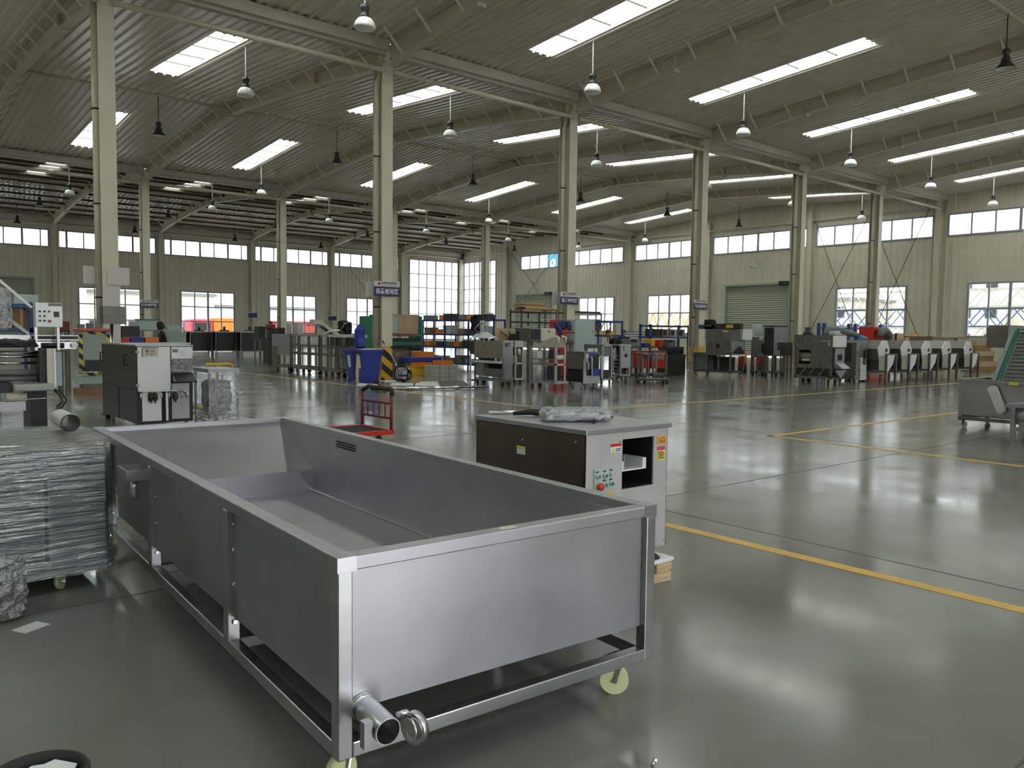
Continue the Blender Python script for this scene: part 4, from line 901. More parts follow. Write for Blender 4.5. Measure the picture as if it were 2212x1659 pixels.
part(t, 'controller', 'cream', (b.w*.05, -.08, h(774), b.w*.2, -.02, h(764))); MB().tube([(b.w*.1, -.06, h(774)), (b.w*.2, -.07, h(785)), (b.w*.2, -.06, h(800))], .018, 8).build('hose', 'white', t)
p_ = part(t, 'notice_panel', 'paper', (b.w*.42, .1, h(762), b.w*1.0, .12, h(753))); part(p_, 'panel_mark', 'navy', (b.w*.75, .09, h(760), b.w*.8, .1, h(756)))
wheels4(t, b.w, b.d, h(829), .085, 'wheelgrey', ins=.1)
b = B(1297, 1300, 1310, 830); b.d = .8; t = machine(b, 'upright_frame', 'narrow open steel frame between tumbling machine and slotted panel machine'); h = b.h; b.w = .45
legs(t, b.w, b.d, .12, h(745), .05, 'steel'); ring(t, b.w, b.d, .14, .05, 'steel', 'base_rail'); ring(t, b.w, b.d, h(746), .05, 'steel', 'top_rail'); part(t, 'grey_box', 'greymetal', (.03, .03, h(770), b.w-.03, b.d-.03, h(748))); part(t, 'motor', 'darksteel', (.05, .1, .15, b.w-.05, .6, h(800))); wheels4(t, b.w, b.d, .12, .055)
b = B(1320, 1339, 1363, 826); t = machine(b, 'vibrating_machine', 'steel frame machine with slotted pale end panel, left of red trolleys'); h = b.h
legs(t, b.w, b.d, h(810), h(745), .06, 'steel'); part(t, 'top_plate', 'steelmatt', (-.05, 0, h(747), b.w+.03, b.d, h(744))); part(t, 'end_panel', 'cream' if 0 else 'steelmatt', (.0, -.012, h(795), b.w, 0, h(745)))
for k in range(5): part(t, 'ladder_rail', 'steel', (0, .05, h(770+k*8), .03, b.d-.05, h(768+k*8)))
part(t, 'panel_slot', 'void', (b.w*.22, -.016, h(752), b.w*.34, -.011, h(748)), (b.w*.22, -.016, h(758), b.w*.34, -.011, h(755))); MB().cyl((b.w*.5, -.012, h(768)), (b.w*.5, -.05, h(768)), .06, n=12).build('knob', 'darksteel', t)
part(t, 'drive_unit', 'darksteel', (.06, .2, h(806), b.w*.8, b.d*.8, h(780))); ring(t, b.w, b.d, h(811), .06, 'steel', 'base_rail'); wheels4(t, b.w, b.d, h(812), .075, 'wheelgrey')
# things on and behind those machines
def simple_box(name, m, bx, y0, y1, label, cat, d=None, bev=.01):
    t = tag(MB().box(0, 0, bx.h(y1), bx.w, d or max(.15, bx.d), bx.h(y0)).build(name, m, loc=bx.loc, bevel=bev), label, cat); return t
def box_on_stand(name, m, bx, y0, y1, label, cat, d=.5, stand='dull'):
    """a box carried on a plain stand that reaches the floor (the stand is hidden by what is in front)"""
    t = machine(bx, name, label, cat); z1, z0 = bx.h(y0), bx.h(y1)
    part(t, 'case', m, (0, 0, z0, bx.w, d, z1), bevel=.012); legs(t, bx.w, d, 0, z0, .05, stand); part(t, 'stand_top', stand, (0, 0, z0-.03, bx.w, d, z0)); return t
b = B(1142, 1144, 1168, D=25.5); t = box_on_stand('monitor_cabinet', 'dull', b, 709, 736, 'box with black square screen behind the hopper cart', 'monitor'); part(t, 'screen', 'black', (.03, -.012, b.h(734), b.w-.03, -.001, b.h(711)))
b = B(1166, 1169, 1200, D=25.8); t = box_on_stand('cream_cabinet', 'cream', b, 709, 737, 'cream box next to the black screen', 'box'); part(t, 'marking', 'greymetal', (b.w*.45, -.008, b.h(718), b.w*.62, -.002, b.h(714)))
b = B(1068, 1070, 1113, D=27); t = machine(b, 'plywood_sheet', 'upright plywood sheet behind the mixing machine', 'board'); part(t, 'sheet', 'ply', (0, 0, .05, b.w, .03, b.h(709)), bevel=.004); MB().bar((b.w*.25, -.03, b.h(716)), (b.w*.75, -.03, b.h(731)), .05, .03).build('dark_batten', 'card', t); part(t, 'prop', 'dull', (b.w*.66, -.05, .0, b.w*.72, -.01, b.h(715)))
b = B(1033, 1036, 1074, D=25); t = machine(b, 'fume_hood', 'white trapezoid fume hood with vertical duct above the mixing machine', 'hood'); z0, z1 = b.h(730), b.h(717); zc = b.h(712)
mb = MB(); w_, d_ = b.w, .5; mb.v = [(0,0,z0),(w_,0,z0),(w_,d_,z0),(0,d_,z0),(w_*.35,d_*.3,z1),(w_*.65,d_*.3,z1),(w_*.65,d_*.7,z1),(w_*.35,d_*.7,z1)]; mb.f = [(4,5,6,7),(0,1,5,4),(1,2,6,5),(2,3,7,6),(3,0,4,7)]; mb.smooth = [False]*5; mb.build('hood', 'lightgrey', t)
MB().cyl((w_*.42, d_/2, z1-.02), (w_*.42, d_/2, b.h(692)), .07, n=12).build('duct', 'lightgrey', t); legs(t, w_, d_, 0, z0, .04, 'lightgrey')
for k in range(3): MB().lathe([(0,0),(.05,0),(.04,.1),(0,.1)], (w_*(.2+.3*k), .1, z0-.11), 8).build('nozzle', 'rubber', t)
MB().tube([(w_*.42, .2, b.h(697)), (w_*.1, .1, b.h(700)), (-.1, .0, b.h(704)), (-.2, 0, b.h(712)), (0, .0, b.h(720))], .025, 6).build('cable', 'greymetal', t)
bgp = AD(1038, 26); zz = zat(1038, 716, bgp)
blob('black_bag', 'cloth_black', 6, 6, 9, (.40, .34, .52), .03, 21, (bgp.x-.05, bgp.y+.1, zz), .3, 'black bag hanging beside the white fume hood', 'bag')
t = thing('hanger_pole', 'dark pole that carries the black bag', 'pole', (bgp.x+.02, bgp.y+.30, 0)); MB().cyl((0,0,0), (0,0,zz+.55), .025, n=8).build('pole', 'darksteel', t); MB().lathe([(0,0),(.22,0),(.22,.02),(0,.03)], n=14).build('pole_foot', 'darksteel', t); MB().bar((0, 0, zz+.5), (-.07, -.35, zz+.53), .03).build('pole_arm', 'darksteel', t); part(t, 'bag_shelf', 'darksteel', (-.28, -.38, zz-.02, .15, -.02, zz))
b = B(1118, 1121, 1143, D=26.5); t = box_on_stand('winch_motor', 'black', b, 721, 735, 'black motor unit left of the black screen', 'motor'); MB().cyl((b.w*.5, .25, b.h(722)), (b.w*.5, .25, b.h(714)), .12, n=12).build('motor_head', 'black', t)
b = B(1186, 1203, 1226, D=28); t = machine(b, 'red_cabinet', 'tall red machine cabinet behind the hopper cart under the jacket', 'cabinet'); part(t, 'cabinet_body', 'red', (0, 0, .05, b.w, b.d, b.h(691)), bevel=.02); part(t, 'plinth', 'darksteel', (.02, .02, 0, b.w-.02, b.d-.02, .05)); MB().cyl((.1, -.01, b.h(712)), (.1, -.12, b.h(712)), .3, n=20).build('round_guard', 'red', t); part(t, 'label_box', 'darkred', (b.w*.4, -.06, b.h(742), b.w*.62, -.01, b.h(735)))
# jacket thrown over the cabinet: body and two empty sleeves, grown from a skeleton
def skinned(name, m, verts, edges, radii, parent=None, loc=(0,0,0), rz=0, root=0, lvl=2):
    me = bpy.data.meshes.new(name); me.from_pydata(verts, edges, []); o = bpy.data.objects.new(name, me); COL.objects.link(o)
    o.modifiers.new('skin', 'SKIN'); me.skin_vertices or None
    sv = me.skin_vertices[0].data
    for i, r in enumerate(radii): sv[i].radius = r if isinstance(r, tuple) else (r, r)
    sv[root].use_root = True; s_ = o.modifiers.new('sub', 'SUBSURF'); s_.levels = lvl; s_.render_levels = lvl
    me.materials.append(S_[m]); o.parent = parent; o.location = loc; o.rotation_euler = (0, 0, rz)
    dg = bpy.context.evaluated_depsgraph_get(); m2 = bpy.data.meshes.new_from_object(o.evaluated_get(dg)); o.modifiers.clear(); o.data = m2; bpy.data.meshes.remove(me)
    for p in m2.polygons: p.use_smooth = True
    return o
jp = AD(1213, 26.6); jk = thing('work_jacket', 'navy work jacket draped over the red cabinet, sleeve hanging down', 'jacket', (jp.x, jp.y, 0))
zj = lambda y: zat(1213, y, jp); kx = .0155
def jx(px_): return ((px_-1213)*26.6/F_PX*.77, -(px_-1213)*26.6/F_PX*.64)
J = lambda px_, y, back=0: (jx(px_)[0]+back*.64, jx(px_)[1]+back*.77, zj(y))
skinned('jacket_body', 'cloth_navy', [J(1200,697,.1), J(1213,691,.1), J(1226,696,.1), J(1216,703,0), J(1218,714,0)], [(0,1),(1,2),(1,3),(3,4)], [(.14,.09),(.17,.10),(.14,.09),(.17,.08),(.13,.06)], jk, root=1)
skinned('jacket_sleeve', 'cloth_navy', [J(1199,697,0), J(1205,708,-.05), J(1211,720,-.08), J(1214,731,-.08)], [(0,1),(1,2),(2,3)], [.10,.095,.085,.07], jk)
skinned('jacket_sleeve', 'cloth_navy', [J(1224,695,.05), J(1229,700,.0), J(1230,709,-.03), J(1227,714,-.04)], [(0,1),(1,2),(2,3)], [.12,.10,.09,.07], jk)
part(jk, 'hanger_post', 'darksteel', (-.02, .3, 0, .02, .34, zj(697))); part(jk, 'hanger_bar', 'darksteel', (-.2, .1, zj(699), .2, .34, zj(697)))
b = B(1231, 1240, 1285, D=28.5); t = machine(b, 'electric_cabinet', 'tall pale green electric cabinet behind the tumbling machine', 'cabinet'); part(t, 'cabinet_body', 'mint', (0, 0, .1, b.w, .55, b.h(690)), bevel=.012); part(t, 'plinth', 'darksteel', (0, .02, 0, b.w, .5, .1)); part(t, 'door', 'mint', (b.w*.04, -.018, .16, b.w-.02, -.001, b.h(691)), bevel=.006); part(t, 'door_handle', 'black', (b.w*.86, -.04, b.h(717), b.w*.91, -.018, b.h(715)))
b = B(1231, 1233, 1249, D=27); t = machine(b, 'pressure_pot', 'grey-green pressure pot with spoked valve wheel', 'pot'); c = (b.w/2, .2, 0); z0, z1 = b.h(743), b.h(719)
MB().lathe([(0,z0),(.13,z0),(.135,z0+.15),(.10,z0+.26),(.05,z0+.30),(.03,z1),(0,z1)], c, 16).build('pot', 'greymetal', t); MB().lathe([(0,0),(.03,0),(.03,z0),(0,z0)], c, 8).build('stem', 'dull', t)
for a in (0, 1, 2): MB().bar((c[0]-.16*math.cos(a*1.05), c[1]-.16*math.sin(a*1.05), z1), (c[0]+.16*math.cos(a*1.05), c[1]+.16*math.sin(a*1.05), z1+.02), .02).build('valve_spoke', 'darksteel', t)
MB().lathe([(0,0),(.20,0),(.20,.03),(0,.03)], c, 14).build('pot_foot', 'dull', t)

# shelves: a rack with posts, beams and shelf boards
def rack(name, label, loc, w, d, H, levels, m, nx=2, along='y', post=.06, board='dull', brace=False):
    t = thing(name, label, 'rack', loc); L = d if along == 'y' else w
    for k in range(nx):
        u = (L-post)*k/(nx-1)
        for v in (0, (w if along == 'y' else d)-post):
            x, y = (v, u) if along == 'y' else (u, v); part(t, 'post', m, (x, y, 0, x+post, y+post, H))
    for z in levels:
        rect_ring(MB(), 0, 0, w, d, z-.08, z, .04).build('beam', m, t); part(t, 'shelf_board', board, (.03, .03, z-.02, w-.03, d-.03, z))
    return t
Mid = G(973, 793.5); Pn = onX(1066, 722, Mid.x); Pn.z = 0; b = Box3(912, 1066, 1084, 0, Pn); rb = b; hM = lambda y: zat(973, y, Mid)
rack('storage_rack', 'long dark blue rack full of parts behind the crates', b.loc, .65, b.d, hM(690), [hM(690), hM(721), hM(748), hM(783)], 'bluep', nx=4)
rnd = random.Random(11); R0 = Vector(b.loc)
items = [('parts_crate', 'orange', 'orange parts crate'), ('parts_box', 'dull', 'dull steel parts box'), ('parts_box', 'darksteel', 'dark steel parts box'), ('parts_box', 'lightgrey', 'pale grey parts box'), ('parts_crate', 'greymetal', 'grey parts crate'), ('parts_box', 'card', 'brown cardboard parts box')]
def open_crate(name, m, loc, w, d, hh, label, rz=0, group=None, cat='crate'):
    t = thing(name, label, cat, loc, rz, group); mb = MB().box(0, 0, 0, w, d, .015); rect_ring(mb, 0, 0, w, d, .015, hh-.02, .012); mb.build('crate_shell', m, t); rect_ring(MB(), -.015, -.015, w+.015, d+.015, hh-.02, hh, .03).build('crate_lip', m, t); return t
ordn = ['first', 'second', 'third', 'fourth', 'fifth', 'sixth', 'seventh']
for lv, (z, nm) in enumerate(((hM(783), 'bottom'), (hM(748), 'second lowest'), (hM(721), 'upper'), (hM(690), 'top'))):
    k = 0; y = b.d-.55
    while y > .5 and k < 6:
        kind = items[(lv*5+k*2+(0 if (lv, k) in ((2, 1), (0, 2)) else 1)) % 6]; ww = rnd.uniform(.35, .6)
        lab = '%s, %s from far end on the %s blue rack shelf' % (kind[2], ordn[k], nm)
        if kind[0] == 'parts_crate': open_crate('parts_crate', kind[1], (R0.x+.08, R0.y+y, z), .42, ww, .2, lab, group='parts on the blue rack')
        else:
            hh = rnd.uniform(.14, .34); t = thing('parts_box', lab, 'box', (R0.x+.08, R0.y+y, z), 0, 'parts on the blue rack'); part(t, 'box_body', kind[1], (0, 0, 0, .45, ww, hh), bevel=.01); part(t, 'box_lid', kind[1], (-.01, -.01, hh, .46, ww+.01, hh+.03))
        y -= ww+rnd.uniform(.12, .5); k += 1
b = B(1283, 1292, 1346, D=31.5); b_rack = b; t = rack('workshop_rack', 'dark blue rack with yellow bins right of the electric cabinet', b.loc, b.w, .7, b.h(692), [b.h(692), b.h(723), b.h(745)], 'bluep', nx=2, along='x')
for k in range(2): open_crate('parts_bin', 'yellowp', (b.N.x+.05+.5*k, b.N.y+.05, b.h(723)), .42, .4, .16, 'yellow parts bin, %s on the rack by the electric cabinet' % ('left' if k == 0 else 'right'), group='yellow bins on the blue rack', cat='bin')
t = tag(blob('sack', 'card', 4, 4, 5, (.4, .4, .5), .02, 31, (b.N.x+.30, b.N.y+.48, b.h(723)), 0, 'x', 'sack'), 'brown sack behind the yellow bins', 'sack')
for k, px_ in enumerate((1315, 1335)):
    hp = Vector((b_rack.N.x+.35+.45*k, b_rack.N.y+.05, 0)); MBz = lambda y: zat(px_, y, hp); t = thing('air_hose', 'cream air hose looping down from the blue rack, %s one' % ('left' if k == 0 else 'right'), 'hose', (hp.x, hp.y, 0)); MB().tube([(-.2, 0, MBz(740)), (-.15, 0, MBz(715)), (0, 0, MBz(697)), (.15, 0, MBz(693.5)), (.3, .1, MBz(703)), (.35, .1, MBz(735))], .025, 8).build('hose_line', 'cream', t)
b = B(1230, 1238, 1300, D=39); t = rack('sheet_rack', 'rack of long steel sections above the electric cabinet', b.loc, b.w, 1.0, b.h(674), [b.h(676), b.h(688), b.h(705)], 'mesh_', nx=2, along='x')
for k in range(5): tag(MB().box(0, 0, 0, b.w*(.95-.08*k), .16, .10).build('steel_section', 'darksteel', loc=(b.N.x+.04, b.N.y+.05+.17*k, b.h(676))), 'dark steel section, %s from the front on the sheet rack' % ordn[k], 'steel bar', 'steel sections on the rack')
b = B(1118, 1126, 1203, D=44); t = rack('board_rack', 'black shelf rack stacked with wooden boards by the shutter', b.loc, b.w, 1.0, b.h(668), [b.h(672), b.h(694), b.h(709)], 'darksteel', nx=3, along='x')
for k in range(6):
    mm = ['ply', 'card', 'wood', 'ply', 'card', 'wood'][k]; tag(MB().box(0, 0, 0, b.w*(.5+.08*((k*5)%6)), .8, .075).build('wooden_board', mm, loc=(b.N.x+.1+.12*(k % 3), b.N.y+.06, b.h(672)+.08*k), rot=(0, 0, .03*(k-2))), 'wooden board, %s from bottom on the black board rack' % ordn[k], 'board', 'boards on the black rack')
for lv, y in enumerate((694, 709)):
    for k in range(5):
        t = thing('wire_tray', 'white wire tray, %s from left on %s shelf of board rack' % (ordn[k], 'upper' if lv == 0 else 'lower'), 'tray', (b.N.x+.1+k*b.w*.19, b.N.y+.1, b.h(y)), group='white wire trays'); rect_ring(MB(), 0, 0, b.w*.17, .6, .0, .03, .03).build('tray_bottom', 'lightgrey', t); rect_ring(MB(), 0, 0, b.w*.17, .6, .12, .15, .03).build('tray_top', 'lightgrey', t); legs(t, b.w*.17, .6, .03, .12, .03, 'lightgrey')

# ---------- persons
def person(label, loc, rz, pose='stand', top='cloth_black', scale=1.0, hood=False):
    """one skinned body; pose gives spine bend"""
    t = thing('person', label, 'person', loc, rz); lean = {'stand': (.0, .03, .05), 'lean': (.10, .30, .45)}[pose]; dz = {'stand': (1.25, 1.42, 1.50), 'lean': (1.22, 1.36, 1.40)}[pose]
    pelvis = (0, 0, .95); waist = (lean[0]*.4, 0, 1.10); chest = (lean[0]+.02, 0, dz[0]); neck = (lean[1], 0, dz[1]); 
    V = [pelvis, waist, chest, neck]; E_ = [(0,1),(1,2),(2,3)]; Rr = [(.15,.12), (.14,.11), (.17,.12), .06]
    def chain(start, pts, rad):
        p = start
        for q, r in zip(pts, rad): V.append(q); Rr.append(r); E_.append((p, len(V)-1)); p = len(V)-1
        return p
    for s in (-1, 1): chain(0, [(0, s*.10, .88), (.03, s*.11, .50), (-.02, s*.11, .10), (.12, s*.12, .045)], [.105, .075, .05, .045])
    hands = []
    for s in (-1, 1):
        sh = (chest[0]+lean[1]*.35, s*.19, dz[0]+.10); el = (sh[0]+.10, s*.24, sh[2]-.27); wr_ = (el[0]+.24, s*.17, el[2]-.08)
        chain(2, [sh, el, wr_], [.075, .055, .042]); hands.append(wr_)
    skinned('clothed_body', top, V, E_, Rr, t)
    hc = Vector((neck[0]+lean[2]*.25+.03, 0, dz[1]+.14)); hd = MB()
    hd.lathe([(.0,-.115),(.045,-.11),(.068,-.07),(.078,-.01),(.080,.04),(.066,.085),(.035,.112),(0,.118)], n=16)
    hd.cyl((0, 0, -.16), (0, 0, -.08), .048, n=10)
    hd.box(.070, -.012, -.03, .092, .012, .012)                       # nose
    for s in (-1, 1): hd.box(-.012, s*.078-.006, -.03, .014, s*.078+.006, .025)   # ears
    head = hd.build('head', 'skin', t, loc=hc, rot=(0, .25+lean[2], 0))
    for s in (-1, 1): MB().cyl((.070, s*.028, .012), (.076, s*.028, .012), .009, n=8).build('eye', 'hair', head)
    MB().box(.066, -.02, -.062, .074, .02, -.056).build('mouth', 'darkred', head)
    MB().lathe([(.083,.0),(.088,.03),(.075,.09),(.04,.122),(0,.13)] if not hood else [(.10,-.10),(.105,.0),(.09,.09),(.05,.13),(0,.14)], (-.014, 0, 0), 16).build('hood' if hood else 'hair', top if hood else 'hair', head)
    for k, wr_ in enumerate(hands):
        s = -1 if k == 0 else 1; hb = MB().cbox((wr_[0]+.065, wr_[1], wr_[2]-.01), (.075, .07, .028))
        for f in range(4): yy = wr_[1]-.027+.018*f; Lf = (.062, .072, .068, .052)[f]; hb.tube([(wr_[0]+.098, yy, wr_[2]-.008), (wr_[0]+.098+Lf*.55, yy, wr_[2]-.014), (wr_[0]+.098+Lf*.9, yy, wr_[2]-.034)], .0085, 6)
        hb.tube([(wr_[0]+.045, wr_[1]-s*.034, wr_[2]-.008), (wr_[0]+.075, wr_[1]-s*.058, wr_[2]-.014), (wr_[0]+.10, wr_[1]-s*.060, wr_[2]-.028)], .010, 6)
        hb.build('hand', 'skin', t)
    t.scale = (scale,)*3; return t
p = AD(352, 24.2); person('person in hooded black coat standing behind the tall pale machine', (p.x, p.y, 0), math.pi*.9, 'stand', 'cloth_black', 1.04, hood=True)
p = AD(1322, 27.3); person('person in black bent over the work behind the tumbling machine', (p.x+.25, p.y-.2, 0), math.pi*.82, 'lean', 'cloth_black', 1.04)
p = AD(1348, 33.2); person('person in dark clothes standing with back turned near the blue rack', (p.x, p.y, 0), .9, 'stand', 'cloth_black', 1.02)

# ---------- striped column: bins, floor clutter
def wheelie(label, bx, ytop, sticker_px=None, rz=0):
    t = machine(bx, 'waste_bin', label, 'bin'); H = bx.h(ytop); w_, d_ = bx.w, max(.5, min(bx.d, .62)); k = .10
    mb = MB(); mb.v = [(k,k,.06),(w_-k,k,.06),(w_-k,d_-k,.06),(k,d_-k,.06),(0,0,H-.05),(w_,0,H-.05),(w_,d_,H-.05),(0,d_,H-.05)]; mb.f = [(3,2,1,0),(0,1,5,4),(1,2,6,5),(2,3,7,6),(3,0,4,7)]; mb.smooth = [False]*5; mb.build('bin_body', 'blue', t, bevel=.02)
    rect_ring(MB(), -.03, -.03, w_+.03, d_+.03, H-.06, H, .05).build('bin_rim', 'blue', t); part(t, 'bin_inside', 'void', (.02, .02, H-.08, w_-.02, d_-.02, H-.06))
    for y in (.15, d_-.15): MB().cyl((w_-.12, y-.02, .07), (w_-.12, y+.02, .07), .07, n=14).build('wheel', 'rubber', t)
    part(t, 'foot', 'blue', (k, k, 0, w_-.25, d_-k, .06)); q = MB(); z0, z1 = H*.45, H*.82; f = lambda z: k*(1-(z-.06)/(H-.11)) - .006
    q.quad((f(z0), d_*.35, z0), (f(z0), d_*.62, z0), (f(z1), d_*.64, z1), (f(z1), d_*.33, z1)).build('paper_sticker', 'paper', t); return t, H, d_
b = B(742, 762, 783, 825.5); wheelie('left blue waste bin in front of the striped column', b, 755)
b = B(771, 783, 827, 831); t, H, d_ = wheelie('right blue waste bin with lid standing open', b, 755)
part(t, 'lid_top_sheet', 'white', (-.02, -.04, H, b.w*.98, d_*.55, H+.02)); lz = b.h(707)
MB().tube([(b.w*.35, d_+.02, H), (b.w*.35, d_+.10, H+.15), (b.w*.36, d_+.10, lz-.1), (b.w*.38, d_+.02, lz)], [.13, .16, .16, .13], 12).build('open_lid', 'blue', t)
bt = G(771, 834); t = thing('wooden_bat', 'wooden bat leaning on the blue bins', 'bat', (bt.x, bt.y, 0)); zt = zat(775, 766, bt); MB().tube([(0,0,.02), (.05,.08,zt*.5), (.10,.14,zt)], [.045,.05,.025], 8).build('bat_shaft', 'wood', t)
c1 = Vector((FX[3], YA, 0)); t = thing('mop_pole', 'thin blue-tipped pole leaning against the striped column', 'pole', (c1.x+.45, c1.y-.45, 0)); MB().cyl((0,0,.01), (-.62,.30,1.15), .014, n=8).build('pole_shaft', 'lightgrey', t); MB().cyl((-.62,.30,1.15), (-.68,.33,1.27), .022, n=8).build('pole_tip', 'bluep', t)
t = thing('white_stanchion', 'short white post standing by the cable coil', 'post', (G(856,826).x, G(856,826).y, 0)); zt = zat(856, 786, G(856,826)); MB().cyl((0,0,0), (0,0,zt), .025, n=10).build('post_tube', 'white', t); part(t, 'post_foot', 'white', (-.1, -.1, 0, .1, .1, .015))
def flat_poly(name, m, pix, label, cat, z0=.0, th=.01):
    pts = [G(*p) for p in pix]; o = MB().prism([(p.x, p.y) for p in pts], 'z', z0, z0+th).build(name, m); return tag(o, label, cat)
flat_poly('rubber_mat', 'darksteel', [(848, 838), (1015, 834), (1000, 822), (880, 829)], 'dark rubber mat on the floor in front of the crates', 'mat')
for k, (pix, nm) in enumerate(((((770,836),(815,838),(815,834),(772,831)), 'leftmost'), (((830,828),(868,829),(866,825),(832,824)), 'upper left'), (((842,835),(893,836),(892,831),(846,831)), 'middle'), (((896,836),(949,837),(948,832),(899,831)), 'lower right'), (((905,832),(946,832),(945,828),(908,828)), 'upper right'))):
    flat_poly('white_strip', 'white', list(pix), 'white plastic strip lying on the floor, %s of five' % nm, 'strip', .011, .04)['group'] = 'white plastic strips'
a, c = G(806, 844), G(1056, 839); t = thing('steel_tube', 'long bright steel tube lying on the floor before the crates', 'tube', (a.x, a.y, 0)); MB().cyl((0,0,.05), (c.x-a.x, c.y-a.y, .05), .035, n=10).build('tube_wall', 'chrome', t); MB().cyl((-.06,-.0,.05), (.25*(c.x-a.x)/1.9-.2, .25*(c.y-a.y)/1.9-.2, .05), .04, n=10).build('dark_sleeve', 'rubber', t)
cc = G(870, 828); t = thing('cable_coil', 'coil of black cable on a red and white bag', 'cable', (cc.x, cc.y, 0), -.7); r_ = .26
for k in range(5): MB().tube([((r_-.02*k)*math.cos(a*math.pi/10)*.9, -.03*k+.05*math.sin(a*.9), .30+(r_-.02*k)*math.sin(a*math.pi/10)) for a in range(21)], .014, 6).build('cable_loop', 'rubber', t, rot=(.05*k, .12*k-.2, .15*k-.3))
bb = blob('bag', 'white', 6, 4, 6, (.40, .22, .46), .02, 41, (0, .16, 0), 0, None, None, t); part(t, 'red_print', 'red', (-.12, .035, .08, .1, .05, .14)); part(t, 'blue_print', 'bluep', (-.15, .035, .2, .12, .05, .26))
def crate_px(m, x0, x1, D, z0, hh, lab, d=.42):
    P = AD(x0, D); w_ = onY(x1, 722, P.y).x-P.x; open_crate('plastic_crate', m, (P.x, P.y, z0), w_, d, hh, lab); return P, w_
P, w_ = crate_px('yellowp', 888, 931, 28.4, 0, .30, 'yellow crate on the floor under the orange crate'); crate_px('orange', 903, 931, 28.5, .30, .15, 'lower left orange crate on the yellow crate', .38)
P = AD(931, 28.0); P.y += 0; open_crate('plastic_crate', 'orange', (P.x+.35, P.y+.02, .38), .62, .36, .16, 'lower right orange crate on the clear boxes')
P = AD(884, 30.2); w_ = onY(955, 722, P.y).x-P.x; flat = thing('blue_tray', 'wide blue plastic tray among the orange crates', 'tray', (P.x, P.y, 0)); part(flat, 'tray_shell', 'blue', (0, 0, .40, w_, .6, .58), bevel=.03); part(flat, 'tray_support', 'greymetal', (.1, .05, 0, w_-.1, .5, .40))
open_crate('plastic_crate', 'orange', (P.x+.45, P.y+.1, .58), .75, .4, .20, 'upper orange crate on the blue tray')
for k in range(3):
    for j in range(2):
        P = AD(931, 28.0); w_ = (onY(990, 722, P.y).x-P.x)/3-.01; P.x += k*(w_+.012); hh = .19; t = thing('clear_box', 'clear plastic storage box, %s from left in the %s layer' % (ordn[k], ('lower', 'upper')[j]), 'box', (P.x, P.y, j*hh), group='clear storage boxes'); part(t, 'box_shell', mat('milky_plastic', (.42,.44,.40), .35), (.01, 0, 0, w_-.01, .4, hh-.02)); part(t, 'box_lid', 'lightgrey', (0, -.01, hh-.02, w_, .41, hh))
b = B(845, 847, 889, D=30.5); t = machine(b, 'grey_cabinet', 'dark grey low cabinet with round lock beside the striped column', 'cabinet'); part(t, 'cabinet_body', 'darksteel', (0, 0, .1, b.w, .6, b.h(756))); part(t, 'cabinet_door', 'dull', (.03, -.015, .14, b.w-.03, -.001, b.h(758))); MB().cyl((b.w*.25, -.015, b.h(766)), (b.w*.25, -.03, b.h(766)), .05, n=12).build('lock', 'chrome', t); legs(t, b.w, .6, 0, .1, .05, 'black')
b = B(888, 890, 911, D=32.6); t = machine(b, 'light_cabinet', 'pale grey low cabinet left of the blue rack', 'cabinet'); part(t, 'cabinet_body', 'lightgrey', (0, 0, .02, b.w, .6, b.h(758)), bevel=.02); blob('cover_cloth', 'rubber', 5, 5, 3, (b.w*1.2, .7, .25), .02, 17, (b.w/2, .3, b.h(758)), 0, None, None, t)
# press brake
b = B(775, 800, 913, D=33); t = machine(b, 'press_brake', 'large green bending press with tan front sheet behind the striped column'); h = b.h
part(t, 'side_frame', 'green', (0, 0, 0, .12, b.d, h(682)), bevel=.05); part(t, 'side_frame', 'green', (b.w-.12, 0, 0, b.w, b.d, h(680)), bevel=.05); part(t, 'front_sheet', 'ply', (b.w*.30, -.03, h(720), b.w*.90, .05, h(677))); part(t, 'upper_beam', 'green', (.12, .05, h(725), b.w-.12, .3, h(679))); part(t, 'electric_door', 'mint', (b.w*.34, -.05, h(718), b.w*.50, -.03, h(684))); part(t, 'press_blade', 'brownsteel', (.12, .0, h(726), b.w-.12, .06, h(720))); part(t, 'lower_beam', 'darksteel', (.12, .0, .05, b.w-.12, .25, h(730))); part(t, 'bed_rail', 'green', (.12, -.04, h(746), b.w-.12, .0, h(738)))
for k in range(9): part(t, 'blade_segment', 'card', (b.w*(.33+.065*k), -.035, h(725), b.w*(.33+.065*k)+.08, -.001, h(721)))

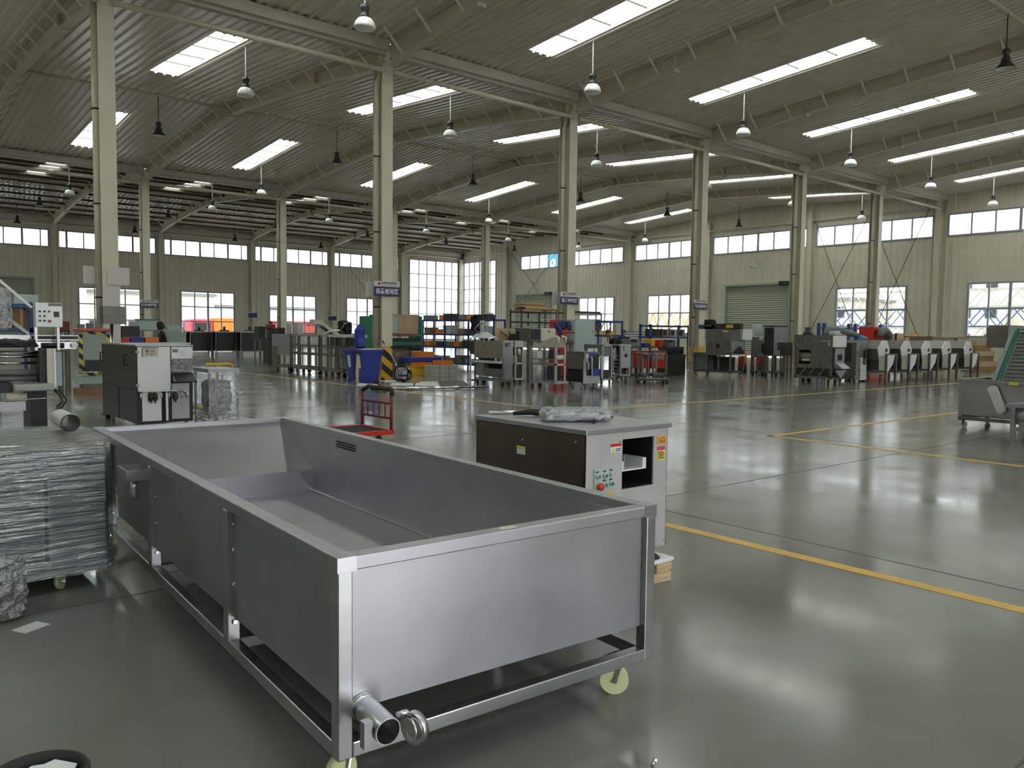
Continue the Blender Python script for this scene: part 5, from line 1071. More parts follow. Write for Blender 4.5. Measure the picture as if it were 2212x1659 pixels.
# ---------- left of the striped column: frame carts with a belt conveyor behind
Xc = G(705, 814).x
for k, (xa, xb_, m, lab) in enumerate(((588, 627, 'steelmatt', 'left steel cart with plain side sheet in the row of three carts'), (629, 689, 'dull', 'middle steel cart with white drums in the row of three carts'), (691, 742, 'dull', 'right steel cart in the row of three, next to the blue bins'))):
    P = onX(xb_, 722, Xc); P.z = 0; b = Box3(xa, xb_, xb_+20, 0, P); b.w = .75; t = machine(b, 'frame_cart', lab, 'cart'); H = 1.55 - (730-722)*.019
    legs(t, b.w, b.d, .20, H, .06, 'dull'); ring(t, b.w, b.d, .22, .08, 'dull', 'base_rail'); ring(t, b.w, b.d, H-.03, .06, 'steel', 'top_rail'); ring(t, b.w, b.d, .72, .05, 'dull', 'middle_rail'); ring(t, b.w, b.d, 1.02, .05, 'dull', 'middle_rail')
    for j in range(1, 3): part(t, 'upright', 'dull', (0, b.d*j/3, .24, .05, b.d*j/3+.06, H-.05))
    if k == 0: part(t, 'side_sheet', 'steelmatt', (-.01, .05, .62, .01, b.d, H-.02)); part(t, 'end_post', 'dull', (-.02, b.d-.5, .2, .02, b.d, .95))
    if k == 1:
        for j in (.3, .68): MB().lathe([(0,0),(.13,0),(.14,.2),(.12,.42),(0,.42)], (.14, b.d*j, .98), 14).build('white_drum', 'white', t)
        part(t, 'upper_sheet', 'steelmatt', (-.01, .0, 1.36, .02, b.d, H))
    if k == 2: MB().tube([(.05, b.d*.75, .95), (.0, b.d*.75, 1.45), (.08, b.d*.6, 1.55), (.3, b.d*.5, 1.56)], .035, 8).build('white_lever', 'white', t); part(t, 'gear_box', 'darksteel', (.05, .1, .98, .5, b.d*.6, 1.32)); part(t, 'table_top', 'lightgrey', (-.05, -.3, 1.33, .7, b.d*.6, 1.42))
    wheels4(t, b.w, b.d, .18, .085, 'black', ins=.15)
b = B(672, 676, 696, D=37); t = machine(b, 'belt_conveyor', 'inclined belt conveyor with cream head box behind the frame carts', 'conveyor'); h = b.h; L = onY(746, 722, b.N.y).x-b.N.x
part(t, 'head_box', 'cream', (0, -.1, h(701), b.w, .35, h(690)), bevel=.01); MB().prism([(b.w*.6, h(696)), (b.w*.9, h(693)), (L, h(729)), (L-.25, h(731))], 'y', 0, .06).prism([(b.w*.6, h(696)), (b.w*.9, h(693)), (L, h(729)), (L-.25, h(731))], 'y', .5, .56).build('side_beam', 'cream', t); MB().prism([(b.w*.6, h(697)), (b.w*.85, h(695)), (L-.1, h(730)), (L-.3, h(731))], 'y', .06, .5).build('belt', 'belt', t)
for x in (.15, L*.55, L-.2): part(t, 'support_leg', 'dull', (x, .05, 0, x+.06, .11, h(703)-(x/L)*.5))
part(t, 'bed_tray', 'steel', (-.1, .02, h(704), b.w*1.2, .5, h(702)))
pbg = AD(745, 41.5); zz = zat(745, 724, pbg); t = thing('cable_bundle', 'large black cable bundle on a machine behind the conveyor', 'cable', (pbg.x, pbg.y, 0)); blob('bundle', 'cloth_black', 6, 6, 7, (.62, .6, .72), .06, 51, (0, 0, zz), 0, None, None, t); part(t, 'bundle_stand', 'greymetal', (-.4, -.35, 0, .45, .35, zz))
for k in range(4): MB().tube([(-.34+.05*k, -.33, zz+.02), (-.42, -.36, zz+.25), (-.2, -.35, zz+.55+.03*k), (.1, -.3, zz+.66)], .018, 6).build('cable_strand', 'greymetal', t)
b = B(616, 620, 641, D=38); t = machine(b, 'striped_post', 'pale column guard with black hazard dashes behind the carts', 'post'); part(t, 'guard_board', 'cream', (0, 0, 0, b.w*.5, .06, b.h(694)));
for k in range(5):
    for j in (0, 1): MB().prism([(b.w*(.06+.24*j), b.h(700+6*k)), (b.w*(.18+.24*j), b.h(702.5+6*k)), (b.w*(.18+.24*j), b.h(705+6*k)), (b.w*(.06+.24*j), b.h(702.5+6*k))], 'y', -.008, 0).build('hazard_dash', 'textdark', t)
b = B(640, 643, 655, D=39); box_on_stand('steel_locker', 'lightgrey', b, 697, 722, 'pale upright locker left of the conveyor', 'locker', .4)
b = B(575, 580, 600, D=36); t = machine(b, 'bench_drill', 'bench drill with dark red head left of the far column'); h = b.h; part(t, 'base', 'darksteel', (0, 0, 0, b.w, .6, h(733))); part(t, 'drill_body', 'black', (b.w*.2, .1, h(733), b.w*.9, .5, h(712)), bevel=.05); part(t, 'drill_head', 'darkred', (b.w*.15, .05, h(712), b.w*.85, .5, h(700)), bevel=.06); part(t, 'drill_cap', 'darkred', (b.w*.4, .2, h(700), b.w*.65, .4, h(694)))
for k, (xa, w_) in enumerate(((560, .9), (602, .7))): b = B(xa-2, xa, xa+14, D=37.5+k); box_on_stand('machine_block', 'darksteel', b, 705+3*k, 732, 'dark machine block %s of the bench drill' % ('left', 'right')[k], 'machine', .6)
# long steel troughs by the back wall
for k, (xa, xb_, nm) in enumerate(((411, 462, 'left'), (466, 516, 'middle'), (520, 572, 'right'))):
    b = B(xa-1, xa, xb_, D=46); t = machine(b, 'steel_trough', 'tall dark steel trough with pale lower shelf, %s of three' % nm, 'trough'); h = b.h; part(t, 'trough_front', 'darksteel', (.03, .0, h(758), b.w-.03, .04, h(718))); part(t, 'trough_rim', 'steel', (-.03, -.03, h(718), b.w+.03, .8, h(715.5))); part(t, 'trough_back', 'darksteel', (.03, .76, h(758), b.w-.03, .8, h(718))); part(t, 'lower_shelf', 'lightgrey', (.1, -.1, h(771), b.w*.75, .5, h(761))); legs(t, b.w, .8, 0, h(718), .08, 'steel'); part(t, 'drip_tray', 'dull', (0, 0, h(776), b.w, .8, h(773)))
    tp_ = thing('machine_part', 'small dark machine part standing on the %s steel trough' % nm, 'machine part', (b.N.x+b.w*.45, b.N.y+.3, h(715.5))); part(tp_, 'part_base', 'darksteel', (-.25, -.1, 0, .25, .15, .07)); MB().cyl((0,0,.07), (0,0,.28), .07, n=10).build('part_head', 'darksteel', tp_)
b = B(355, 360, 403, D=30); t = machine(b, 'mint_hopper', 'pale green tapered hopper behind the tall pale machine', 'hopper'); h = b.h; z0, z1 = h(741), h(716); w_ = b.w
mb = MB(); mb.v = [(w_*.25,.1,z0),(w_*.8,.1,z0),(w_*.8,.5,z0),(w_*.25,.5,z0),(0,-.05,z1),(w_,-.05,z1),(w_,.6,z1),(0,.6,z1)]; mb.f = [(3,2,1,0),(0,1,5,4),(1,2,6,5),(2,3,7,6),(3,0,4,7)]; mb.smooth = [False]*5; mb.build('hopper_shell', 'mint', t)
for k in range(3): part(t, 'stacked_plate', 'mint', (.05, 0, z1+.03+.075*k, w_*(.95-.1*k), .5, z1+.075+.075*k))
legs(t, w_*.6, .5, 0, z0, .05, 'dull', x0=w_*.2)
b = B(296, 299, 343, D=26); t = box_on_stand('mint_cabinet', 'mint', b, 690, 713, 'pale green cabinet with dark green top edge under the navy sign', 'cabinet', .35); part(t, 'top_edge', 'green', (-.01, -.02, b.h(691.5), b.w+.01, .36, b.h(689)))
b = B(258, 262, 302, D=24); t = box_on_stand('dark_machine', 'darksteel', b, 704, 727, 'dark green-black machine block behind the tall pale machine', 'machine', .6)
b = B(280, 283, 310, D=21.5); open_crate('tool_tray', 'blue', (b.N.x, b.N.y, b.h(740)), b.w, .35, .14, 'blue tray on the bench behind the tall pale machine', cat='tray'); open_crate('tool_tray', 'red', (b.N.x-.32, b.N.y, b.h(740)), .29, .35, .13, 'dark red tray beside the blue tray', cat='tray'); open_crate('tool_tray', 'orange', (b.N.x+b.w+.05, b.N.y, b.h(740)), .34, .35, .14, 'orange tray right of the blue tray', cat='tray')
t = thing('long_bench', 'steel bench carrying the coloured trays', 'bench', (b.N.x-.5, b.N.y-.1, 0)); part(t, 'bench_top', 'steel', (0, 0, b.h(740)-.04, 2.0, .6, b.h(740))); legs(t, 2.0, .6, 0, b.h(740)-.04, .05, 'dull')
# machine with hazard tape border, seen between the near things at the left
b = B(166, 172, 238, 853); t = machine(b, 'taped_cabinet', 'grey machine cabinet edged with black and yellow tape and red top rail'); h = b.h; w_ = b.w; b.d = .6
part(t, 'cabinet_front', 'mint' if 0 else mat('grey_green_panel', (.34,.38,.34), .5), (.0, 0, h(793), w_, .5, h(716))); part(t, 'top_rail', mat('pink_red_rail', (.55,.10,.12), .4), (-.02, -.05, h(716), w_+.02, .5, h(709)), bevel=.02)
part(t, 'tape_border', 'tape', (0, -.006, h(800), .09, 0, h(722)), (.09, -.006, h(722), w_-.09, 0, h(716)), (w_-.09, -.006, h(740), w_, 0, h(722)), (.09, -.006, h(812), w_*.6, 0, h(805)))
part(t, 'dark_drawer', 'darksteel', (w_*.20, -.05, h(803), w_, .3, h(778))); part(t, 'lower_front', 'mint', (0, .05, h(830), w_, .5, h(812))); part(t, 'wood_packing', 'card', (-.05, 0, .0, w_*.8, .4, .14)); part(t, 'support', 'dull', (.1, .1, .14, w_-.1, .45, h(830)))
# blank white boards on the first column
c0 = Vector((FX[2], YA, 0)); zz0, zz1 = zat(228, 615, c0), zat(228, 577, c0)
t = thing('blank_board', 'blank white board fixed across the nearest left column', 'sign', (c0.x, c0.y-.05, 0)); part(t, 'board', 'signwhite', (-.08, -.012, zz0, .42, 0, zz1))
t = thing('blank_board', 'curved blank white board on the left side of the nearest column', 'sign', (c0.x-.34, c0.y+.25, 0)); part(t, 'board', 'signwhite', (-.22, -.01, zz0+.02, .04, 0, zz1+.02))
t = thing('wrapped_sheet', 'tall white sheet wrapped round the foot of the nearest left column', 'sheet', (c0.x, c0.y-.04, 0)); part(t, 'sheet', 'signwhite', (-.20, -.012, 1.3, .20, 0, zz0-.02)); part(t, 'sheet_lower', 'lightgrey', (-.20, -.012, .25, .20, 0, 1.3))
# ---------- packing machine and rack at the far left
P7 = AD(60, 9.6); t = thing('packing_machine', 'black and silver roller packing machine with control panel at the left edge', 'machine', (P7.x, P7.y, 0)); zP = lambda y: zat(60, y, P7)
def lx(px_): return (onY(px_, 722, P7.y).x-P7.x)
for x0, x1 in ((62, 98),): part(t, 'side_leg', 'black', (lx(x0), .0, 0, lx(x1), .5, zP(840)))
part(t, 'side_plate', 'black', (lx(84), 0, zP(840), lx(100), .6, zP(752))); part(t, 'end_plate', 'cream', (lx(98), -.05, zP(836), lx(113), -.02, zP(753))); part(t, 'end_trim', 'whitem', (lx(113), -.06, zP(838), lx(117), -.01, zP(753)))
for k, y in enumerate((763, 771, 785, 806, 819)): MB().cyl((lx(-60), .12+.03*k, zP(y)), (lx(92), .12+.03*k, zP(y)), .018 if k < 3 else .04, n=10).build('roller', 'chrome' if k < 3 else 'greymetal', t)
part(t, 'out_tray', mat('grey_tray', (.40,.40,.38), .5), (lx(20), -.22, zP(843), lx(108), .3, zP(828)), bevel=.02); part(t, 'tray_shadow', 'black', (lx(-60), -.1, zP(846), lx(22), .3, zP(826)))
MB().cyl((lx(5), -.1, zP(856)), (lx(50), -.1, zP(856)), .05, n=14).build('film_roll', 'cream', t); MB().cyl((lx(-40), .0, zP(862)), (lx(95), .0, zP(862)), .012, n=8).build('roller', 'chrome', t); part(t, 'lower_sheet', 'steel', (lx(-60), .1, zP(888), lx(55), .14, zP(866)))
part(t, 'cross_beam', 'steel', (lx(-60), .2, zP(736), lx(178), .42, zP(724))); part(t, 'beam_slot', 'black', (lx(75), .19, zP(733), lx(176), .2, zP(726))); part(t, 'slide_plate', 'steel2', (lx(80), .18, zP(755), lx(172), .22, zP(739))); MB().cyl((lx(95), .12, zP(747)), (lx(142), .12, zP(747)), .035, n=12).build('actuator', 'black', t); MB().cyl((lx(165), .16, zP(746)), (lx(165), .1, zP(746)), .035, n=14).build('end_pulley', 'chrome', t)
blob('cable_harness', 'rubber', 8, 4, 3, (lx(85)-lx(-60), .3, .10), .02, 61, ((lx(85)+lx(-60))/2, .1, zP(752)), 0, None, None, t)
cp_ = part(t, 'control_panel', 'whitem', (lx(76), -.05, zP(706), lx(134), .1, zP(653)), bevel=.006)
for x in (75, 123): part(t, 'panel_post', 'steel', (lx(x), .0, zP(757), lx(x+6), .05, zP(706)))
for j, (px_, y, m) in enumerate(((85,672,'black'),(95,672,'black'),(105,672,'black'),(85,682,'black'),(95,682,'black'),(85,692,'black'),(95,692,'black'),(106,693,'red'))): MB().cyl((lx(px_), -.05, zP(y)), (lx(px_), -.075, zP(y)), .011 if j < 7 else .018, n=10).build('push_button', m, cp_)
part(cp_, 'model_plate', 'greymetal', (lx(104), -.054, zP(660), lx(133), -.05, zP(654))); part(cp_, 'display', 'darksteel', (lx(115), -.054, zP(684), lx(127), -.05, zP(672)))
MB().bar((lx(-6), .1, zP(598)), (lx(72), .05, zP(664)), .03).build('stay_tube', 'whitem', t); MB().bar((lx(15), .0, zP(686)), (lx(62), .0, zP(722)), .035).build('stay_tube', 'lightgrey', t)
part(t, 'film_box', mat('pale_blue_film', (.40,.45,.50), .5), (lx(117), .05, zP(836), lx(134), .3, zP(760)))
MB().tube([(lx(112), -.05, zP(842)), (lx(128), -.06, zP(850)), (lx(138), -.06, zP(866)), (lx(130), -.06, zP(880)), (lx(114), -.05, zP(888))], .010, 6).tube([(lx(112), -.05, zP(845)), (lx(124), -.06, zP(855)), (lx(130), -.06, zP(870)), (lx(116), -.05, zP(882))], .010, 6).build('hanging_cable', 'rubber', t)
blob('film_scrap', 'bag', 4, 4, 7, (.22, .2, .5), .03, 71, (lx(-2), -.1, zP(716)), 0, None, None, t)
b = B(-14, -10, 72, D=16.5); h = b.h; t = rack('carton_rack', 'blue rack of brown cartons behind the packing machine', b.loc, b.w, .8, h(650), [h(655), h(709)], 'bluep', nx=2, along='x')
for k in range(2): q = thing('carton', 'brown taped carton on the blue rack, %s from the left' % ordn[k], 'box', (b.N.x+.03+.31*k, b.N.y+.1, h(709)), group='cartons on the blue rack'); part(q, 'carton_body', 'card', (0, 0, 0, .29, .5, .40)); part(q, 'tape_strip', 'ply', (.12, -.003, 0, .17, .5, .403))
for k in range(8): part(t, 'post_bracket', 'bluep', (b.w-.10, -.03, h(709)+.05*k+.02, b.w+.02, .0, h(709)+.05*k+.045))
q = thing('mint_box', 'pale green box on top of the carton rack', 'box', (b.N.x+.35, b.N.y+.1, h(655))); part(q, 'box_body', 'mint', (0, 0, 0, .45, .5, .20), bevel=.01); q = thing('wood_plank', 'brown plank lying on the pale green box', 'plank', (b.N.x-.1, b.N.y+.1, h(655)+.20)); part(q, 'plank_body', 'card', (0, 0, 0, .55, .2, .06))
b = B(128, 130, 151, D=20); box_on_stand('red_machine', 'darkred', b, 694, 716, 'dark red machine box right of the control panel', 'machine', .4)
for k, (xa, xb_, y0) in enumerate(((172, 184, 700), (190, 204, 698))): b = B(xa-1, xa, xb_, D=30+k*3); box_on_stand('distant_block', 'greymetal', b, y0, 712, 'grey machine block seen above the taped cabinet, %s one' % ('left', 'right')[k], 'machine', .4)

# ================================================================ RIGHT HALF OF THE WORKSHOP
# red tool trolleys behind two steel frame carts
for k, (xl, xm, xr, yb) in enumerate(((1369, 1386, 1404, 822), (1406, 1409, 1443, 821))):
    b = B(xl, xm, xr, yb); b.d = max(b.d, .5); b.d = min(b.d, .9); t = machine(b, 'open_cart', '%s small steel frame cart before the red tool trolleys' % ('left', 'right')[k], 'cart'); H = b.h(763)
    legs(t, b.w, b.d, .14, H, .05, 'steel'); ring(t, b.w, b.d, H-.03, .05, 'steel2', 'top_rail'); ring(t, b.w, b.d, .17, .06, 'dull', 'base_rail'); wheels4(t, b.w, b.d, .14, .06, 'wheelgrey'); part(t, 'tray', 'dull', (.03, .03, .2, b.w-.03, b.d-.03, .22))
    if k == 1: part(t, 'hung_tray', 'greymetal', (.05, .02, H-.20, b.w*.8, b.d-.05, H-.05))
    else: part(t, 'side_rail', 'steel', (0, .05, H*.5, .04, b.d-.05, H*.5+.04))
for k, (xl, xm, xr) in enumerate(((1370, 1376, 1402), (1405, 1412, 1441))):
    b = B(xl, xm, xr, D=28.5+.4*k); t = machine(b, 'tool_chest', 'bright red tool chest behind the %s steel frame cart' % ('left', 'right')[k], 'tool chest'); z0, z1 = b.h(796), b.h(760); part(t, 'chest_body', 'red', (0, 0, z0, b.w, .6, z1), bevel=.01)
    for j in range(4): dr = part(t, 'drawer', 'red', (.02, -.02, z0+.02+(z1-z0-.04)*j/4, b.w-.02, -.001, z0+.01+(z1-z0-.04)*(j+1)/4)); part(dr, 'drawer_pull', 'darksteel', (.06, -.028, z0+.01+(z1-z0-.04)*(j+1)/4-.03, b.w-.06, -.02, z0+.01+(z1-z0-.04)*(j+1)/4-.018))
    part(t, 'chest_top', 'darkred', (-.01, -.01, z1, b.w+.01, .61, z1+.03)); legs(t, b.w, .6, .12, z0, .05, 'black'); wheels4(t, b.w, .6, .12, .055)
b = B(1443, 1455, 1477, 806); t = machine(b, 'shelf_trolley', 'red open shelf trolley with two shelves right of the tool chests', 'trolley'); b.d = .7; H = b.h(760)
legs(t, b.w, b.d, .15, H, .06, 'red')
for z in (.17, b.h(780), H-.02): part(t, 'shelf', 'red', (0, 0, z-.02, b.w, b.d, z+.02))
part(t, 'side_sheet', 'red', (0, 0, .2, .02, b.d, H)); wheels4(t, b.w, b.d, .15, .07)
q = thing('white_carton', 'white carton on the lower shelf of the red shelf trolley', 'box', (b.N.x+.15, b.N.y+.1, .19)); part(q, 'carton_body', 'paper', (0, 0, 0, .3, .3, .28)); q = thing('black_case', 'black tool case on the upper shelf of the red shelf trolley', 'case', (b.N.x+.12, b.N.y+.1, b.h(780)+.02)); part(q, 'case_body', 'black', (0, 0, 0, .35, .3, .22), bevel=.02); part(q, 'case_handle', 'white', (.1, -.03, .1, .22, 0, .13))
a, c = G(1371, 828), G(1446, 827); t = thing('platform_scale', 'low black platform scale on the floor before the red chests', 'scale', (a.x, a.y, 0)); c2 = c-a
MB().prism([(0,0), (c2.x*.6, c2.y*.6-.42), (c2.x, c2.y), (c2.x*.45, c2.y*.45+.35)], 'z', .09, .15).build('platform', 'darksteel', t); MB().prism([(.05,.0), (c2.x*.6, c2.y*.6-.36), (c2.x-.05, c2.y), (c2.x*.45, c2.y*.45+.30)], 'z', .15, .156).build('top_plate', 'dull', t)
for (x, y) in ((.15, 0), (c2.x*.6, c2.y*.6-.3), (c2.x-.15, c2.y), (c2.x*.45, c2.y*.45+.25)): MB().cyl((x, y, 0), (x, y, .09), .04, n=10).build('scale_foot', 'rubber', t)
b = B(1402, 1405, 1490, D=37.5); h = b.h; t = rack('parts_rack', 'blue rack in front of the yellow window right of the person', b.loc, b.w, .7, h(700), [h(702), h(727)], 'bluep', nx=2, along='x', post=.09)
for k, (x, m, lab) in enumerate(((.18, 'darksteel', 'dark'), (.42, 'brownsteel', 'brown-framed'), (.62, 'steelmatt', 'bright'), (.83, 'greymetal', 'grey'))): q = thing('sheet_housing', '%s sheet housing on the blue rack before the yellow window' % lab, 'housing', (b.N.x+b.w*x-.25, b.N.y+.1, h(727))); part(q, 'housing_shell', m, (0, 0, 0, .5, .45, .36)); part(q, 'housing_mouth', 'void', (.06, -.006, .06, .3, 0, .3))
b = B(1360, 1364, 1470, D=30.5); t = machine(b, 'work_bench', 'long grey work bench behind the red tool chests', 'bench'); h = b.h; part(t, 'bench_top', 'dull', (0, 0, h(752), b.w, .8, h(749))); legs(t, b.w, .8, 0, h(752), .06, 'dull'); BZ = h(749); bN = b.N.copy(); bw_ = b.w
for k, (f, w_, hh, m, nm, lab) in enumerate(((.01, .62, .30, 'greymetal', 'grey_case', 'grey instrument case at the left end of the long bench'), (.44, .22, .30, 'yellowp', 'parts_bin', 'yellow bin on the long bench'), (.28, .32, .14, 'blue', 'tool_box', 'blue tool box on the long bench before the yellow bin'), (.60, .26, .26, 'red', 'parts_bin', 'bright red tilted bin on the long bench'), (.76, .55, .28, 'dull', 'grey_case', 'dull steel case at the right end of the long bench'))):
    q = thing(nm, lab, 'box', (bN.x+bw_*f, bN.y+(.1 if k != 2 else .02), BZ)); part(q, 'box_body', m, (0, .0 if k != 2 else -.0, 0, w_, .45 if k != 2 else .3, hh), bevel=.015); part(q, 'box_front', 'void' if k in (0, 4) else m, (.05, -.008, hh*.55, w_*.6, 0, hh*.9))
q = thing('black_cover', 'black padded cover lying before the orange-footed column', 'cover', tuple(G(1462, 811))); P = Vector(q.location); zz = zat(1462, 766, P); part(q, 'support_box', 'darksteel', (-.5, 0, 0, .5, .6, zz)); blob('cover_body', 'cloth_black', 7, 4, 4, (1.1, .55, .30), .03, 81, (0, .3, zz), 0, None, None, q)
P = AD(1366, 39.5); part_w = onY(1398, 722, P.y).x-P.x; zt0 = zat(1366, 733, P)
t = thing('tray_stand', 'open stand under the stacked steel trays', 'stand', (P.x, P.y, 0)); legs(t, part_w, .6, 0, zt0, .05, 'lightgrey'); ring(t, part_w, .6, .8, .04, 'lightgrey'); ring(t, part_w, .6, zt0-.02, .04, 'lightgrey')
for k in range(3): q = thing('steel_tray', 'bright steel tray in a stack left of the blue rack, %s from bottom' % ordn[k], 'tray', (P.x, P.y, zt0+.13*k), group='stacked steel trays'); part(q, 'tray_shell', 'whitem', (0, 0, 0, part_w, .6, .08)); part(q, 'tray_edge', 'whitem', (-.02, -.02, .08, part_w+.02, .62, .10)); part(q, 'tray_spacer', 'void', (.05, .02, .10, part_w-.05, .6, .13))

# table cart with the big grey box machine
b = B(1499, 1577, 1609, 816); h = b.h; t = machine(b, 'table_cart', 'long low steel table on casters under the big grey box machine', 'table'); part(t, 'table_top', 'dull', (-.03, -.03, h(768), b.w+.03, b.d, h(763))); TZ2 = h(763)
legs(t, b.w, b.d, .16, h(768), .06, 'steel')
for f in (.30, .62): part(t, 'middle_leg', 'steel', (0, b.d*f, .16, .05, b.d*f+.05, h(768)))
ring(t, b.w, b.d, .20, .07, 'dull', 'base_rail'); wheels4(t, b.w, b.d, .16, .07, 'wheelgrey'); part(t, 'white_edge', 'whitem', (.02, -.05, h(770), b.w, -.03, h(766)))
q = thing('plastic_tub', 'grey tapered plastic tub under the long table', 'tub', (b.N.x+.1, b.N.y+b.d*.66, .25)); mb = MB(); mb.v = [(.06,.06,0),(.5,.06,0),(.5,.6,0),(.06,.6,0),(0,0,.55),(.56,0,.55),(.56,.66,.55),(0,.66,.55)]; mb.f = [(3,2,1,0),(0,1,5,4),(1,2,6,5),(2,3,7,6),(3,0,4,7)]; mb.smooth = [False]*5; mb.build('tub_shell', 'greymetal', q); rect_ring(MB(), -.03, -.03, .59, .69, .53, .57, .04).build('tub_rim', 'greymetal', q)
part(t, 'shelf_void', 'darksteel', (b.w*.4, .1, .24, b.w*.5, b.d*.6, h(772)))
N2 = Vector((b.N.x, b.N.y, 0)); d2 = onX(1524, 722, N2.x).y-N2.y; w2 = onY(1621, 722, N2.y).x-N2.x; y0_ = onX(1590, 722, N2.x).y-N2.y
g_ = thing('box_machine', 'big dull grey box machine standing on the long table', 'machine', (N2.x, N2.y+.02, TZ2)); HH = zat(1594, 711, N2)-TZ2
part(g_, 'lower_case', 'dull', (0, 0, 0, w2*.75, d2-.05, HH*.54)); part(g_, 'upper_case', 'dull', (-.02, -.02, HH*.55, w2*.77, d2-.03, HH)); part(g_, 'square_window', 'void', (-.008, d2*.42, HH*.2, 0, d2*.55, HH*.38)); part(g_, 'vent_strip', 'whitem', (-.03, .1, HH*.88, -.02, d2*.3, HH*.93)); part(g_, 'end_cover', 'steelmatt', (w2*.02, -.03, .02, w2*.72, 0, HH*.5)); part(g_, 'white_cover', 'whitem', (w2*.45, -.14, HH*.56, w2*.95, .05, HH*1.0)); MB().prism([(w2*.15, .03), (w2*.4, .28*HH), (w2*.62, .03)], 'y', -.10, -.03).build('discharge_spout', 'darksteel', g_)  # pale end covers on a dark case: front light put into colour
for k, (x, m, nm, lab) in enumerate(((.08, 'bluep', 'blue_clamp', 'blue clamp device on top of the big grey box machine'), (.55, 'darksteel', 'guide_rail_part', 'dark long rail on top of the big grey box machine'))):
    q = thing(nm, lab, 'device', (N2.x+.1, N2.y+.02+(d2*.80 if k == 0 else d2*.25), TZ2+HH)); 
    if k == 0: part(q, 'clamp_base', 'bluep', (0, 0, 0, .3, .6, .08)); part(q, 'clamp_arm', 'bluep', (.1, -.3, .08, .2, .7, .16)); blob('clamp_cloth', 'cloth_black', 4, 4, 4, (.3, .4, .2), .02, 91, (.15, .2, .16), 0, None, None, q); part(q, 'white_jar', 'white', (.0, -.1, 0, .1, .0, .15))
    else: part(q, 'rail_body', 'darksteel', (0, -.6, 0, .2, 1.0, .2)); part(q, 'yellow_block', 'yellowp', (-.01, -.3, .04, .21, .0, .16))
# pale chute machine and grey box beside it
b = B(1630, 1638, 1662, D=31.2); h = b.h; t = machine(b, 'chute_machine', 'pale steel chute machine with dark slot between box machine and tall grey machine'); b.d = .3; part(t, 'front_plate', 'steelmatt', (0, -.02, h(770), b.w, .0, h(729))); part(t, 'slot', 'void', (b.w*.30, -.03, h(763), b.w*.68, -.02, h(742))); part(t, 'throat', 'whitem', (b.w*.1, -.10, h(735), b.w*.95, 0, h(728))); part(t, 'case', 'dull', (0, 0, h(772), b.w, b.d, h(728))); part(t, 'rear_head', 'lightgrey', (-.1, .1, h(726), b.w*.5, b.d*.8, h(700)))
legs(t, b.w, b.d, .12, h(772), .06, 'dull'); ring(t, b.w, b.d, .15, .06, 'dull', 'base_rail'); wheels4(t, b.w, b.d, .12, .06)
for k, px_ in enumerate((1600, 1611, 1627, 1644, 1652)):
    P = AD(px_, 34); q = thing('gas_cylinder', 'red cylinder in the row under the machines, %s from left' % ordn[k], 'cylinder', (P.x, P.y, 0), group='red cylinders'); MB().lathe([(0,.28),(.075,.28),(.075,.75),(.05,.85),(.03,.9),(0,.9)], n=14).build('cylinder_body', 'red' if k != 1 else 'orange', q); MB().lathe([(0,0),(.085,0),(.085,.26),(.075,.28),(0,.28)], n=14).build('cylinder_base', 'darksteel', q); MB().cyl((0,0,.9), (0,0,1.0), .025, n=8).build('cylinder_valve', 'brass', q)
b = B(1651, 1672, 1697, D=30.5); h = b.h; t = machine(b, 'tall_box_machine', 'tall grey steel machine with dark round port left of the peeler'); part(t, 'case', 'darksteel', (0, 0, h(768), b.w, b.d, h(708))); part(t, 'front_plate', 'steelmatt', (0, -.02, h(767), b.w, 0, h(707))); part(t, 'slot', 'void', (b.w*.28, -.03, h(757), b.w*.68, -.02, h(740))); MB().cyl((-.001, b.d*.5, h(718)), (-.03, b.d*.5, h(718)), .12, n=16).build('round_port', 'black', t); part(t, 'top_tray', 'black', (-.1, -.05, h(706), b.w*1.1, b.d, h(703.5))); legs(t, b.w, b.d, .14, h(768), .07, 'dull'); ring(t, b.w, b.d, .17, .07, 'dull', 'base_rail'); wheels4(t, b.w, b.d, .14, .07)  # near-black case behind a pale front: side shade put into colour
b = B(1694, 1697, 1713, D=28.6); t = machine(b, 'dark_hopper', 'dark square hopper between tall grey machine and peeler', 'hopper'); part(t, 'hopper_shell', 'darksteel', (0, 0, b.h(768), b.w, .2, b.h(740))); legs(t, b.w, .2, 0, b.h(768), .05, 'dull')
# peeling machine
b = B(1718, 1795, 1825, 831); h = b.h; t = machine(b, 'peeling_machine', 'dull grey peeling machine with square side opening and funnel outlet')
part(t, 'upper_case', 'dull', (-.02, -.02, h(752), b.w, b.d+.02, h(724))); d_ = b.d; o0, o1, oz0, oz1 = d_*.56, d_*.88, h(788), h(757)
part(t, 'side_wall', 'dull', (0, 0, h(797), .02, o0, h(752)), (0, o1, h(797), .02, d_, h(752)), (0, o0, h(797), .02, o1, oz0), (0, o0, oz1, .02, o1, h(752))); part(t, 'far_wall', 'darksteel', (b.w*.7, 0, h(797), b.w*.72, d_, h(752)), (0, d_-.02, h(797), b.w*.7, d_, h(752)))
MB().cyl((.25, o0-.1, (oz0+oz1)/2), (.25, o1+.1, (oz0+oz1)/2), .2, n=14).build('brush_roll', 'brownsteel', t); part(t, 'roll_guard', 'lightgrey', (.03, o0+.05, oz0+.1, .06, o1-.1, oz0+.16))
